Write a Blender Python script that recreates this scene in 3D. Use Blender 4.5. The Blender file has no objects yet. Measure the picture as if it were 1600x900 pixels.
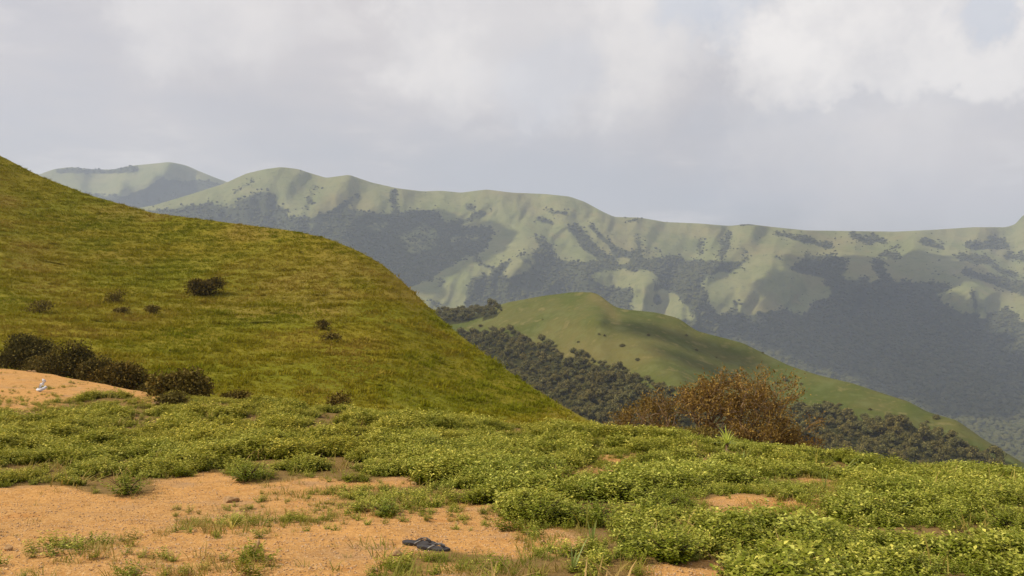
import bpy, bmesh, math, random
import numpy as np
from mathutils import Vector, Matrix

random.seed(7)
RNG = np.random.default_rng(11)
SC = bpy.context.scene
COL = SC.collection

# ------------------------------------------------------------------ camera, sky, sun, exposure
F = 1333.333            # focal length in pixels of the 1600 x 900 photograph
EYE = 1.65
cam_data = bpy.data.cameras.new('camera')
cam_data.sensor_width = 36.0
cam_data.lens = 30.0
cam_data.clip_start = 0.05
cam_data.clip_end = 40000
cam = bpy.data.objects.new('camera', cam_data)
COL.objects.link(cam)
cam.location = (0, 0, EYE)
cam.rotation_euler = (math.radians(90), 0, 0)
SC.camera = cam

SUN = Vector((-0.70, -0.08, 0.71)).normalized()
SUN_EL = math.asin(SUN.z)
SUN_AZ = math.atan2(SUN.x, SUN.y)

world = bpy.data.worlds.new('World')
SC.world = world
world.use_nodes = True


def build_world():
    nt = world.node_tree
    for n in list(nt.nodes):
        nt.nodes.remove(n)
    N, L = nt.nodes.new, nt.links.new
    out = N('ShaderNodeOutputWorld')
    bg = N('ShaderNodeBackground')
    bg.inputs['Strength'].default_value = 0.1
    L(bg.outputs[0], out.inputs[0])
    sky = N('ShaderNodeTexSky')
    sky.sky_type = 'NISHITA'
    sky.sun_disc = False
    sky.sun_elevation = SUN_EL
    sky.sun_rotation = SUN_AZ
    sky.altitude = 1200
    sky.dust_density = 3.0
    tc = N('ShaderNodeTexCoord')

    def math_(op, a, b=None, clamp=False):
        m = N('ShaderNodeMath'); m.operation = op; m.use_clamp = clamp
        for i, v in enumerate((a, b)):
            if v is None: continue
            if isinstance(v, (int, float)): m.inputs[i].default_value = v
            else: L(v, m.inputs[i])
        return m.outputs[0]

    def mix(fac, a, b):
        m = N('ShaderNodeMix'); m.data_type = 'RGBA'
        if isinstance(fac, (int, float)): m.inputs[0].default_value = fac
        else: L(fac, m.inputs[0])
        for s, v in ((6, a), (7, b)):
            if isinstance(v, tuple): m.inputs[s].default_value = (*v, 1)
            else: L(v, m.inputs[s])
        return m.outputs[2]

    def ramp(v, lo, hi):
        m = N('ShaderNodeMapRange'); m.interpolation_type = 'SMOOTHSTEP'
        L(v, m.inputs[0]); m.inputs[1].default_value = lo; m.inputs[2].default_value = hi
        return m.outputs[0]

    sep = N('ShaderNodeSeparateXYZ'); L(tc.outputs['Generated'], sep.inputs[0])
    zz = math_('ADD', math_('MAXIMUM', sep.outputs[2], 0.0), 0.16)
    comb = N('ShaderNodeCombineXYZ')
    L(math_('DIVIDE', sep.outputs[0], zz), comb.inputs[0])
    L(math_('DIVIDE', sep.outputs[1], zz), comb.inputs[1])
    comb.inputs[2].default_value = 3.7

    def noise(vec, scale, detail, rough=0.5):
        n = N('ShaderNodeTexNoise'); n.inputs['Scale'].default_value = scale
        n.inputs['Detail'].default_value = detail; n.inputs['Roughness'].default_value = rough
        L(vec, n.inputs['Vector']); return n
    # thin high veil over the whole dome
    n1 = noise(comb.outputs[0], 0.75, 5, 0.55)
    veil = math_('ADD', math_('MULTIPLY', ramp(n1.outputs[0], 0.34, 0.66), 0.28), 0.60)
    c = mix(veil, sky.outputs[0], (8.15, 7.5, 7.2))
    # heaped clouds: a general layer plus the ones standing in the upper sky ahead
    n2 = noise(comb.outputs[0], 1.5, 7, 0.58)
    gen = math_('MULTIPLY', ramp(n2.outputs[0], 0.50, 0.70), 0.55)
    n3 = noise(tc.outputs['Generated'], 7.0, 7, 0.6)
    sub = N('ShaderNodeVectorMath'); sub.operation = 'SUBTRACT'
    L(n3.outputs['Color'], sub.inputs[0]); sub.inputs[1].default_value = (0.5, 0.5, 0.5)
    scl = N('ShaderNodeVectorMath'); scl.operation = 'SCALE'; scl.inputs[3].default_value = 0.20
    L(sub.outputs[0], scl.inputs[0])
    add = N('ShaderNodeVectorMath'); add.operation = 'ADD'
    L(tc.outputs['Generated'], add.inputs[0]); L(scl.outputs[0], add.inputs[1])
    best = None
    for px, py, r, amp in ((1230, 62, 0.095, 0.97), (1200, 110, .05, .8), (1290, 100, .06, .85), (1405, 48, 0.095, 0.85), (1490, 60, .07, .9), (1590, 80, 0.07, 0.9), (1330, 150, 0.16, .40),
                           (940, 15, 0.17, 0.7), (760, 15, 0.15, 0.65), (700, 160, 0.05, 0.3), (835, 190, 0.025, 0.3),
                           (330, -10, 0.11, 0.45), (1550, 250, 0.09, 0.2), (1760, 40, 0.12, .8), (1180, 190, 0.05, .35)):
        d = Vector(((px - 800) / F, 1, (450 - py) / F)).normalized()
        dist = N('ShaderNodeVectorMath'); dist.operation = 'DISTANCE'
        L(add.outputs[0], dist.inputs[0]); dist.inputs[1].default_value = d
        v = math_('MULTIPLY', ramp(dist.outputs['Value'], r * 1.02, r * 0.62), amp)
        best = v if best is None else math_('MAXIMUM', best, v)
    gap = None
    for px, py, r, amp in ((1118, 12, 0.060, .65), (1562, 2, 0.040, .7), (855, 118, 0.085, .42), (1200, 240, .10, .2)):
        d = Vector(((px - 800) / F, 1, (450 - py) / F)).normalized()
        dist = N('ShaderNodeVectorMath'); dist.operation = 'DISTANCE'
        L(add.outputs[0], dist.inputs[0]); dist.inputs[1].default_value = d
        v = math_('MULTIPLY', ramp(dist.outputs['Value'], r * 1.15, r * 0.45), amp)
        gap = v if gap is None else math_('MAXIMUM', gap, v)
    open_ = math_('SUBTRACT', 1.0, gap, True)
    allc = math_('MULTIPLY', math_('MAXIMUM', gen, best, True), open_)
    c = mix(gap, c, (6.5, 7.1, 8.1))
    c = mix(allc, c, mix(ramp(n3.outputs[0], 0.35, 0.62), (8.3, 8.0, 7.9), (10.6, 10.1, 9.6)))
    L(c, bg.inputs['Color'])


build_world()

sun_data = bpy.data.lights.new('sun', 'SUN')
sun_data.energy = 4.7
sun_data.angle = math.radians(0.55)
sun_data.color = (1.0, 0.90, 0.74)
sun_ob = bpy.data.objects.new('sun', sun_data)
COL.objects.link(sun_ob)
sun_ob.rotation_euler = SUN.to_track_quat('Z', 'Y').to_euler()
sun_ob.location = (-40, 10, 60)

SC.view_settings.view_transform = 'Standard'
SC.view_settings.look = 'None'
SC.view_settings.exposure = 0.0
SC.view_settings.gamma = 1.0
SC.render.engine = 'CYCLES'
cy = SC.cycles
cy.use_denoising = True
cy.denoiser = 'OPENIMAGEDENOISE'
cy.max_bounces = 5
cy.diffuse_bounces = 2
cy.glossy_bounces = 2
cy.transmission_bounces = 2
cy.volume_bounces = 1
cy.sample_clamp_indirect = 4.0
cy.caustics_reflective = False
cy.caustics_refractive = False


# ------------------------------------------------------------------ helpers
def P(px, py, y):
    """World point seen at photograph pixel (px, py) when it stands y metres ahead."""
    return Vector(((px - 800) / F * y, y, EYE + (450 - py) / F * y))


def to_px(x, y, z):
    y = np.maximum(y, 0.5)
    return 800 + F * x / y, 450 - F * (z - EYE) / y


def _hash(ix, iy, seed):
    h = (ix.astype(np.int64) * 374761393 + iy.astype(np.int64) * 668265263 + seed * 1442695041) & 0x7fffffff
    h = ((h ^ (h >> 13)) * 1274126177) & 0x7fffffff
    return ((h ^ (h >> 16)) & 0xffff) / 65535.0


def vnoise(x, y, seed=0):
    x = np.asarray(x, float); y = np.asarray(y, float)
    ix, iy = np.floor(x), np.floor(y)
    fx, fy = x - ix, y - iy
    fx = fx * fx * (3 - 2 * fx); fy = fy * fy * (3 - 2 * fy)
    a = _hash(ix, iy, seed); b = _hash(ix + 1, iy, seed)
    c = _hash(ix, iy + 1, seed); d = _hash(ix + 1, iy + 1, seed)
    return (a * (1 - fx) + b * fx) * (1 - fy) + (c * (1 - fx) + d * fx) * fy


def fbm(x, y, octaves=4, seed=0, gain=0.5):
    s, a, t = 0.0, 1.0, 0.0
    for o in range(octaves):
        s = s + a * vnoise(np.asarray(x) * 2 ** o + 17.3 * o, np.asarray(y) * 2 ** o - 9.1 * o, seed + o)
        t += a; a *= gain
    return s / t


def inpoly(x, y, poly):
    res = np.zeros(np.shape(x), bool)
    n = len(poly)
    for i in range(n):
        x1, y1 = poly[i]; x2, y2 = poly[(i + 1) % n]
        if y1 == y2: continue
        c = ((y1 > y) != (y2 > y)) & (x < (x2 - x1) * (y - y1) / (y2 - y1) + x1)
        res ^= c
    return res


def seg_dist(x, y, line):
    d = np.full(np.shape(x), 1e9)
    for (x1, y1), (x2, y2) in zip(line[:-1], line[1:]):
        dx, dy = x2 - x1, y2 - y1
        t = np.clip(((x - x1) * dx + (y - y1) * dy) / (dx * dx + dy * dy), 0, 1)
        d = np.minimum(d, np.hypot(x - x1 - t * dx, y - y1 - t * dy))
    return d


def smooth_interp(x, tab, k, sm=8.0):
    """Column k of the table interpolated over its first column, corners rounded."""
    t = np.array(tab, float)
    s = 0
    for o in (-1.5, -1, -.5, 0, .5, 1, 1.5):
        s = s + np.interp(x + o * sm, t[:, 0], t[:, k])
    return s / 7


def tag(o, label, cat, group=None, kind=None):
    o['label'] = label
    o['category'] = cat
    if group: o['group'] = group
    if kind: o['kind'] = kind
    return o


def mesh_obj(name, verts, faces, mat, parent=None, smooth=False, attrs=None, link=True):
    me = bpy.data.meshes.new(name)
    verts = np.asarray(verts, float).reshape(-1, 3)
    if isinstance(faces, np.ndarray):
        n, k = faces.shape
        me.vertices.add(len(verts)); me.vertices.foreach_set('co', verts.ravel())
        me.loops.add(n * k); me.loops.foreach_set('vertex_index', faces.astype(np.int32).ravel())
        me.polygons.add(n); me.polygons.foreach_set('loop_start', np.arange(0, n * k, k, dtype=np.int32))
        me.update(calc_edges=True)
    else:
        me.from_pydata([tuple(v) for v in verts], [], faces)
    for an, av in (attrs or {}).items():
        a = me.attributes.new(an, 'FLOAT', 'POINT')
        a.data.foreach_set('value', np.asarray(av, np.float32).ravel())
    if smooth:
        me.polygons.foreach_set('use_smooth', np.ones(len(me.polygons), bool))
    me.materials.append(mat)
    me.update()
    o = bpy.data.objects.new(name, me)
    if link: COL.objects.link(o)
    if parent: o.parent = parent
    return o


def grid_faces(nr, nc):
    i = np.arange(nr * nc).reshape(nr, nc)
    return np.stack([i[:-1, :-1], i[:-1, 1:], i[1:, 1:], i[1:, :-1]], -1).reshape(-1, 4)


def empty(name, loc, rz=0.0):
    o = bpy.data.objects.new(name, None)
    COL.objects.link(o)
    o.location = loc; o.rotation_euler = (0, 0, rz)
    return o


# ------------------------------------------------------------------ materials
class Mat:
    def __init__(self, name):
        self.m = bpy.data.materials.new(name); self.m.use_nodes = True
        self.nt = self.m.node_tree
        for n in list(self.nt.nodes): self.nt.nodes.remove(n)
        self.out = self.N('ShaderNodeOutputMaterial')

    def N(self, t): return self.nt.nodes.new(t)

    def L(self, a, b): self.nt.links.new(a, b)

    def put(self, sock, v):
        if isinstance(v, tuple): sock.default_value = (*v, 1) if len(v) == 3 else v
        elif isinstance(v, (int, float)): sock.default_value = v
        else: self.L(v, sock)

    def math(self, op, a, b=0.0, clamp=False):
        m = self.N('ShaderNodeMath'); m.operation = op; m.use_clamp = clamp
        self.put(m.inputs[0], a); self.put(m.inputs[1], b); return m.outputs[0]

    def mix(self, fac, a, b, mode='MIX'):
        m = self.N('ShaderNodeMix'); m.data_type = 'RGBA'; m.blend_type = mode
        self.put(m.inputs[0], fac); self.put(m.inputs[6], a); self.put(m.inputs[7], b); return m.outputs[2]

    def coords(self, scale=(1, 1, 1), rot=(0, 0, 0), which='Object'):
        t = self.N('ShaderNodeTexCoord'); mp = self.N('ShaderNodeMapping')
        mp.inputs['Scale'].default_value = scale; mp.inputs['Rotation'].default_value = rot
        self.L(t.outputs[which], mp.inputs['Vector']); return mp.outputs[0]

    def noise(self, vec, scale, detail=4, rough=0.55):
        n = self.N('ShaderNodeTexNoise'); self.L(vec, n.inputs['Vector'])
        n.inputs['Scale'].default_value = scale; n.inputs['Detail'].default_value = detail
        n.inputs['Roughness'].default_value = rough; return n.outputs[0]

    def ramp(self, v, lo, hi, a=0.0, b=1.0):
        m = self.N('ShaderNodeMapRange'); m.interpolation_type = 'SMOOTHSTEP'
        self.put(m.inputs[0], v); m.inputs[1].default_value = lo; m.inputs[2].default_value = hi
        m.inputs[3].default_value = a; m.inputs[4].default_value = b; return m.outputs[0]

    def attr(self, name, kind='GEOMETRY'):
        a = self.N('ShaderNodeAttribute'); a.attribute_name = name; a.attribute_type = kind
        return a.outputs['Fac']

    def rand(self):
        return self.N('ShaderNodeObjectInfo').outputs['Random']

    def bump(self, h, strength, dist):
        b = self.N('ShaderNodeBump'); b.inputs['Strength'].default_value = strength
        b.inputs['Distance'].default_value = dist; self.L(h, b.inputs['Height']); return b.outputs[0]

    def done(self, color, rough=0.85, spec=0.2, normal=None, trans=0.0, trans_col=None):
        p = self.N('ShaderNodeBsdfPrincipled')
        self.put(p.inputs['Base Color'], color); self.put(p.inputs['Roughness'], rough)
        p.inputs['Specular IOR Level'].default_value = spec
        if normal is not None: self.L(normal, p.inputs['Normal'])
        s = p.outputs[0]
        if trans > 0:
            t = self.N('ShaderNodeBsdfTranslucent'); self.put(t.inputs[0], trans_col if trans_col is not None else color)
            mx = self.N('ShaderNodeMixShader'); mx.inputs[0].default_value = trans
            self.L(s, mx.inputs[1]); self.L(t.outputs[0], mx.inputs[2]); s = mx.outputs[0]
        self.L(s, self.out.inputs[0])
        return self.m


def m_leaf(name, dark, pale, warm, trans=0.25, rough=0.45, spec=0.35):
    """Leaves: 'tip' on the mesh pales young leaves, random() shifts each plant between two hues."""
    m = Mat(name)
    c = m.mix(m.attr('tip'), dark, pale)
    c = m.mix(m.math('MULTIPLY', m.rand(), 0.75), c, m.mix(1.0, c, warm, 'MULTIPLY'))
    return m.done(c, rough, spec, trans=trans)


def m_tint_leaf(name, cols, trans=0.2, rough=0.6, spec=0.2):
    """Grass and weeds: colour runs through three hues by the instancer's 'tint'."""
    m = Mat(name)
    t = m.math('ADD', m.attr('tint', 'INSTANCER'), m.math('MULTIPLY', m.math('SUBTRACT', m.rand(), 0.5), 0.3))
    c = m.mix(m.ramp(t, 0.15, 0.5), cols[0], cols[1])
    c = m.mix(m.ramp(t, 0.5, 0.9), c, cols[2])
    return m.done(c, rough, spec, trans=trans)


def m_ground():
    m = Mat('bare_earth')
    v = m.coords()
    n1 = m.noise(v, 0.45, 5, 0.6); n2 = m.noise(v, 6, 5, 0.65); n3 = m.noise(v, 34, 4, 0.65)
    c = m.mix(m.ramp(n1, 0.35, 0.65), (0.55, 0.29, 0.09), (0.50, 0.275, 0.095))
    c = m.mix(m.ramp(n2, 0.42, 0.72), c, (0.38, 0.19, 0.055))
    c = m.mix(m.ramp(n3, 0.5, 0.75), c, (0.74, 0.48, 0.22))
    n5 = m.noise(v, 1.3, 6, 0.65)
    c = m.mix(m.ramp(n5, 0.50, 0.72, 0, 0.75), c, (0.40, 0.25, 0.13))
    c = m.mix(m.ramp(n5, 0.42, 0.28, 0, 0.7), c, (0.50, 0.22, 0.06))
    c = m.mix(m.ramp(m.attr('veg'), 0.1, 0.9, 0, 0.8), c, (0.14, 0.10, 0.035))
    h = m.math('ADD', n3, m.math('MULTIPLY', n2, 0.8))
    return m.done(c, 0.95, 0.1, m.bump(h, 0.65, 0.04))


def m_hill():
    m = Mat('hill_grass')
    v = m.coords()
    n1 = m.noise(v, 0.07, 5, 0.6); n2 = m.noise(v, 0.8, 5, 0.65); n3 = m.noise(m.coords((1, 1, 2.5)), 2.2, 4, 0.6)
    c = m.mix(m.ramp(n1, 0.38, 0.62), (0.165, 0.165, 0.007), (0.21, 0.17, 0.010))
    c = m.mix(m.ramp(n2, 0.5, 0.75), c, (0.12, 0.105, 0.006))
    c = m.mix(m.attr('dry'), c, (0.26, 0.18, 0.04))
    return m.done(c, 0.9, 0.1, m.bump(n3, 0.8, 0.25))


def m_mountain(name, g1, g2, forest, scale):
    m = Mat(name)
    v = m.coords()
    n1 = m.noise(v, 0.006 * scale, 6, 0.6); n2 = m.noise(v, 0.05 * scale, 5, 0.65)
    c = m.mix(m.ramp(n1, 0.35, 0.65), g1, g2)
    n4 = m.noise(v, 0.019 * scale, 5, 0.6)
    c = m.mix(m.ramp(n4, 0.48, 0.68, 0, 0.55), c, (0.130, 0.148, 0.048))
    c = m.mix(m.ramp(n4, 0.44, 0.30, 0, 0.5), c, (0.235, 0.195, 0.080))
    c = m.mix(m.ramp(n2, 0.54, 0.72, 0, 0.6), c, (0.070, 0.080, 0.026))
    c = m.mix(m.attr('dry'), c, (0.24, 0.17, 0.07))
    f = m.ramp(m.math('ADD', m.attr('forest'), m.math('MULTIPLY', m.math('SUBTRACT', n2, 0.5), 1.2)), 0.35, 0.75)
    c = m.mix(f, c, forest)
    return m.done(c, 0.95, 0.05, m.bump(n2, 0.8, 6.0 / scale))


def m_stone():
    m = Mat('stone')
    v = m.coords()
    n = m.noise(v, 14, 5, 0.6)
    c = m.mix(n, (0.38, 0.21, 0.09), (0.55, 0.36, 0.19))
    c = m.mix(m.math('MULTIPLY', m.rand(), 0.6), c, (0.68, 0.50, 0.32))
    return m.done(c, 0.9, 0.15, m.bump(n, 0.5, 0.01))


def m_plain(name, a, b, scale=10, rough=0.8, spec=0.2, bumpd=0.004, trans=0.0):
    m = Mat(name)
    n = m.noise(m.coords(), scale, 4, 0.6)
    return m.done(m.mix(m.ramp(n, 0.3, 0.7), a, b), rough, spec, m.bump(n, 0.5, bumpd), trans)


M = {}
M['ground'] = m_ground()
M['hill'] = m_hill()
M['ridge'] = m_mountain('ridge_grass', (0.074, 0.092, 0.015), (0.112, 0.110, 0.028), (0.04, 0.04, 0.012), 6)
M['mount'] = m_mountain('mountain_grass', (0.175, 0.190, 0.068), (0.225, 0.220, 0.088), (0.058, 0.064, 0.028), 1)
M['valley'] = m_plain('valley_ground', (0.05, 0.06, 0.02), (0.03, 0.04, 0.015), 0.01, 0.95, 0.05, 1)


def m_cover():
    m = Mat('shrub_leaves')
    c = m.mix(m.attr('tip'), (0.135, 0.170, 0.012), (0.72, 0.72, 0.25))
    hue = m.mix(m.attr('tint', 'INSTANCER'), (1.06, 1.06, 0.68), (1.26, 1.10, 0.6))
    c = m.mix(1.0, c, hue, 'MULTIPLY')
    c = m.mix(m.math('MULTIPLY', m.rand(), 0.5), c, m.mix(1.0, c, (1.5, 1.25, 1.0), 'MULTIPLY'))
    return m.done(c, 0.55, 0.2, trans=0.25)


M['cover'] = m_cover()
M['grass'] = m_tint_leaf('grass_blades', ((0.19, 0.20, 0.02), (0.32, 0.25, 0.05), (0.50, 0.34, 0.12)), 0.3)
M['tuft'] = m_tint_leaf('hill_tufts', ((0.180, 0.187, 0.004), (0.245, 0.208, 0.007), (0.29, 0.20, 0.030)), 0.25, 0.8, 0.1)
M['bush'] = m_leaf('dark_bush_leaves', (0.046, 0.042, 0.011), (0.21, 0.165, 0.04), (1.25, 1.0, 0.7), 0.15, 0.7, 0.05)
M['olive'] = m_leaf('olive_bush_leaves', (0.085, 0.070, 0.012), (0.27, 0.21, 0.05), (1.2, 1, 0.8), 0.15, 0.65, 0.08)
M['rust'] = m_leaf('rusty_leaves', (0.155, 0.086, 0.015), (0.40, 0.25, 0.052), (0.8, 0.9, 0.8), 0.2, 0.6, 0.2)
M['yellowbush'] = m_leaf('yellow_green_leaves', (0.17, 0.12, 0.02), (0.30, 0.24, 0.05), (0.9, 1.0, 0.8), 0.2, 0.6, 0.2)
M['bark'] = m_plain('bark', (0.16, 0.095, 0.045), (0.33, 0.23, 0.14), 9, 0.9, 0.1)
M['darkbark'] = m_plain('dark_bark', (0.05, 0.035, 0.02), (0.09, 0.06, 0.035), 9, 0.9, 0.1)
M['crown'] = m_leaf('wood_crown', (0.082, 0.082, 0.026), (0.25, 0.225, 0.08), (1.2, 1.0, 0.85), 0.05, 0.85, 0.05)
M['farcrown'] = m_leaf('far_crown', (0.050, 0.058, 0.022), (0.125, 0.128, 0.048), (1.4, 1.2, 1.0), 0.0, 0.85, 0.05)
M['stone'] = m_stone()
M['rock'] = m_plain('weathered_rock', (0.27, 0.155, 0.07), (0.46, 0.30, 0.15), 22, 0.95, 0.1, 0.012)
M['blade'] = m_leaf('broad_blade', (0.12, 0.19, 0.035), (0.30, 0.36, 0.09), (1.1, 1, 0.8), 0.3, 0.35, 0.4)
M['rosette'] = m_leaf('rosette_blade', (0.30, 0.36, 0.03), (0.50, 0.54, 0.09), (1.0, 1, 0.9), 0.3, 0.45, 0.3)
M['yblade'] = m_leaf('yellow_blade', (0.50, 0.40, 0.06), (0.65, 0.52, 0.12), (1, 0.95, 0.8), 0.3, 0.4, 0.3)
M['rubber'] = m_plain('dark_rubber', (0.030, 0.026, 0.026), (0.060, 0.052, 0.050), 30, 0.6, 0.3, 0.002)
M['strap'] = m_plain('strap_rubber', (0.10, 0.092, 0.09), (0.17, 0.16, 0.155), 30, 0.45, 0.4, 0.001)
M['white'] = m_plain('white_plastic', (0.78, 0.78, 0.80), (0.68, 0.69, 0.74), 25, 0.4, 0.5, 0.004, 0.15)
M['cloud'] = m_plain('cloud_white', (0.85, 0.85, 0.87), (0.8, 0.8, 0.84), 0.004, 1.0, 0.0, 10)

# ------------------------------------------------------------------ foreground ground
CREST = [(-700, 36, 555), (-200, 34, 568), (0, 32, 574), (150, 26, 602), (250, 22.5, 624), (430, 19, 643), (640, 17.5, 666), (930, 16, 691),
         (1240, 14.5, 728), (1600, 12.5, 774), (1900, 11.5, 800), (2600, 11.5, 800)]


def ground_z(x, y):
    x = np.asarray(x, float); y = np.asarray(y, float)
    px = 800 + F * x / np.maximum(y, 3.0)
    yc = smooth_interp(px, CREST, 1, 40); pc = smooth_interp(px, CREST, 2, 40)
    zc = (450 - pc) / F * yc
    near = np.interp(y, [-30, 0, 3.5, 5, 6, 7, 8, 9.5], [-1.75, -1.65, -1.66, -1.755, -1.87, -2.01, -2.15, -2.32])
    t = np.clip((y - 9.5) / (yc - 9.5), 0, 1)
    z = np.where(y < 9.5, near, -2.32 + (zc + 2.32) * (t * (1.35 - 0.35 * t)))
    d = np.maximum(y - yc, 0)
    drop = np.where(d < 6, 0.05 * d * d, 1.8 + 0.6 * (d - 6))
    z = z - drop
    z = z + 0.10 * (fbm(x / 2.3, y / 2.3, 3, 5) - .5) + 0.075 * (fbm(x / .55, y / .4, 4, 9) - .5)
    return z + EYE


def hit(px, py):
    ys = np.linspace(3.5, 45, 4200)
    x = (px - 800) / F * ys
    zr = EYE + (450 - py) / F * ys
    below = np.nonzero(zr <= ground_z(x, ys))[0]
    i = below[0] if len(below) else np.argmin(zr - ground_z(x, ys))
    return Vector((x[i], ys[i], float(ground_z(x[i], ys[i]))))


BARE = [
    [(-60, 762), (110, 762), (150, 772), (235, 772), (245, 748), (330, 738), (400, 757), (510, 738), (525, 762), (500, 782), (560, 795), (640, 782),
     (780, 788), (790, 815), (880, 822), (925, 850), (840, 868), (700, 862), (610, 885), (560, 910), (430, 960), (-60, 960)],
    [(560, 747), (650, 738), (655, 756), (560, 770)],
    [(1080, 812), (1145, 774), (1275, 780), (1310, 804), (1215, 842), (1130, 830)],
    [(1255, 748), (1322, 762), (1332, 794), (1275, 782)],
    [(915, 702), (990, 714), (985, 742), (925, 736)], [(895, 738), (955, 742), (955, 772), (905, 770)],
    [(1072, 716), (1122, 718), (1110, 744), (1080, 740)],
    [(-60, 540), (60, 560), (150, 588), (250, 612), (310, 622), (240, 632), (140, 606), (120, 622), (90, 642), (-60, 648)],
    [(500, 748), (560, 752), (560, 775), (500, 785)], [(675, 886), (745, 880), (740, 915), (670, 915)], [(1000, 884), (1130, 876), (1140, 915), (990, 915)],
    [(1185, 855), (1225, 850), (1220, 872), (1180, 872)], [(1350, 862), (1375, 860), (1370, 876), (1345, 876)],
]
SPARSE = [[(60, 838), (220, 840), (215, 880), (80, 885)], [(265, 790), (420, 785), (430, 850), (280, 840)],
          [(420, 770), (560, 765), (700, 770), (720, 792), (560, 812), (430, 830)],
          [(600, 880), (720, 872), (960, 866), (1000, 900), (580, 920)], [(800, 815), (960, 830), (1000, 870), (850, 870)],
          [(900, 690), (1000, 700), (980, 760), (900, 760)], [(160, 880), (420, 870), (430, 915), (160, 915)],
          [(110, 632), (330, 614), (420, 640), (60, 660), (-40, 655)], [(1010, 780), (1330, 745), (1330, 830), (1040, 830)]]


def cover_maps(x, y):
    """How much of the spot is bare earth (0..1) and how much loose grass grows there."""
    z = ground_z(x, y)
    px, py = to_px(x, y, z)
    jx = (fbm(x / .9, y / .9, 4, 21) - .5) * 90
    jy = (fbm(x / .9, y / .9, 4, 33) - .5) * 34
    bare = np.zeros(np.shape(x)); sp = np.zeros(np.shape(x))
    for k, (ax, ay) in enumerate(((0, 0), (7, 0), (-7, 0), (0, 4), (0, -4))):
        b = np.zeros(np.shape(x), bool)
        for p in BARE: b |= inpoly(px + jx * .6 + ax, py + jy * .6 + ay, p)
        bare += b / 5.0
    for p in SPARSE: sp = np.maximum(sp, inpoly(px + jx, py + jy, p).astype(float))
    return bare, sp


def build_ground():
    xs = np.concatenate([np.linspace(-70, -27, 40, endpoint=False), np.linspace(-27, 14, 260), np.linspace(14.5, 60, 40)])
    ys = np.concatenate([np.linspace(-25, 3, 40, endpoint=False), np.linspace(3, 13, 120, endpoint=False), np.linspace(13, 42, 170), np.linspace(42.5, 60, 20)])
    X, Y = np.meshgrid(xs, ys)
    Z = ground_z(X, Y)
    bare, sp = cover_maps(X, Y)
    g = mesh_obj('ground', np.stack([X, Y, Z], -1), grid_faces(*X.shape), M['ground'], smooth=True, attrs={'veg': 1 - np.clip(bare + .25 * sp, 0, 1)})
    tag(g, 'orange bare earth sloping down to the shrubby crest', 'ground', kind='structure')


build_ground()

# ------------------------------------------------------------------ the hill, the ridge, the mountains
HILL = [  # px, ridge py, ridge depth, foot py, foot depth
    (-900, -40, 125, 560, 44), (-500, 40, 120, 565, 42), (-200, 160, 115, 575, 40), (0, 243, 110, 585, 38), (60, 274, 108, 595, 37), (140, 305, 104, 610, 35), (240, 333, 100, 640, 32), (350, 347, 95, 670, 31),
    (460, 361, 90, 690, 31), (510, 372, 87, 696, 31), (560, 392, 84, 700, 31), (600, 415, 81, 704, 31), (640, 450, 77, 708, 31), (680, 490, 73, 712, 31),
    (720, 525, 69, 716, 31), (780, 570, 62, 724, 31), (840, 613, 55, 732, 31), (900, 650, 49, 740, 31), (935, 669, 46, 748, 32), (1000, 708, 43, 770, 32), (1150, 800, 40, 830, 33)]


def sheet(name, mat, tab, pxs, nfront, power, relief, back, attr_fn, label, cat, sm=8.0):
    """Hillside: every column climbs from the foot to its skyline, then falls away behind it."""
    pr = smooth_interp(pxs, tab, 1, sm); yr = smooth_interp(pxs, tab, 2, sm * 3)
    pf = smooth_interp(pxs, tab, 3, sm * 3); yf = smooth_interp(pxs, tab, 4, sm * 3)
    s = np.linspace(0, 1, nfront)[:, None]
    PY = pf + (pr - pf) * s
    PX = np.broadcast_to(pxs, PY.shape)
    Y = yf + (yr - yf) * s ** power
    Y = Y + relief(PX, PY, s, Y)
    X = (PX - 800) / F * Y
    Z = EYE + (450 - PY) / F * Y
    xs, ys, zs = [X], [Y], [Z]
    for dist, fall in back:
        k = 1 + dist / Y[-1]
        xs.append((X[-1] * k)[None]); ys.append((Y[-1] * k)[None]); zs.append((Z[-1] - fall)[None])
    X, Y, Z = np.vstack(xs), np.vstack(ys), np.vstack(zs)
    PYb = np.vstack([PY] + [PY[-1:]] * len(back)); PXb = np.vstack([PX] + [PX[-1:]] * len(back))
    at = attr_fn(PXb, PYb, X, Y)
    o = mesh_obj(name, np.stack([X, Y, Z], -1), grid_faces(*X.shape), mat, smooth=True, attrs=at)
    tag(o, label, cat, kind='structure')
    return dict(o=o, X=X, Y=Y, Z=Z, PX=PXb, PY=PYb, nf=nfront, at=at, s=s)


def hill_relief(px, py, s, y):
    x = (px - 800) / F * y
    w = np.sin(np.clip(s, 0, 1) * math.pi) * 0.7 + .3
    return 3.5 * (fbm(x / 14, y / 14, 4, 41) - .5) * w + 1.3 * (fbm(x / 2.2, y / 1.0, 3, 47) - .5) * w


def hill_attr(px, py, x, y):
    d = fbm(x / 9, y / 13, 5, 51)
    dry = np.clip((d - .52) * 3.0, 0, .5)
    for cx, cy, rx, ry, a in ((430, 440, 110, 45, .3), (505, 483, 40, 16, .8), (290, 480, 80, 20, .35), (60, 420, 80, 60, .3), (520, 400, 70, 25, .4)):
        q = ((px - cx) / rx) ** 2 + ((py - cy) / ry) ** 2
        dry = np.maximum(dry, a * np.exp(-q) * (0.4 + 1.2 * fbm(x / 3, y / 3, 3, 57)))
    return {'dry': np.clip(dry, 0, 1)}


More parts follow.
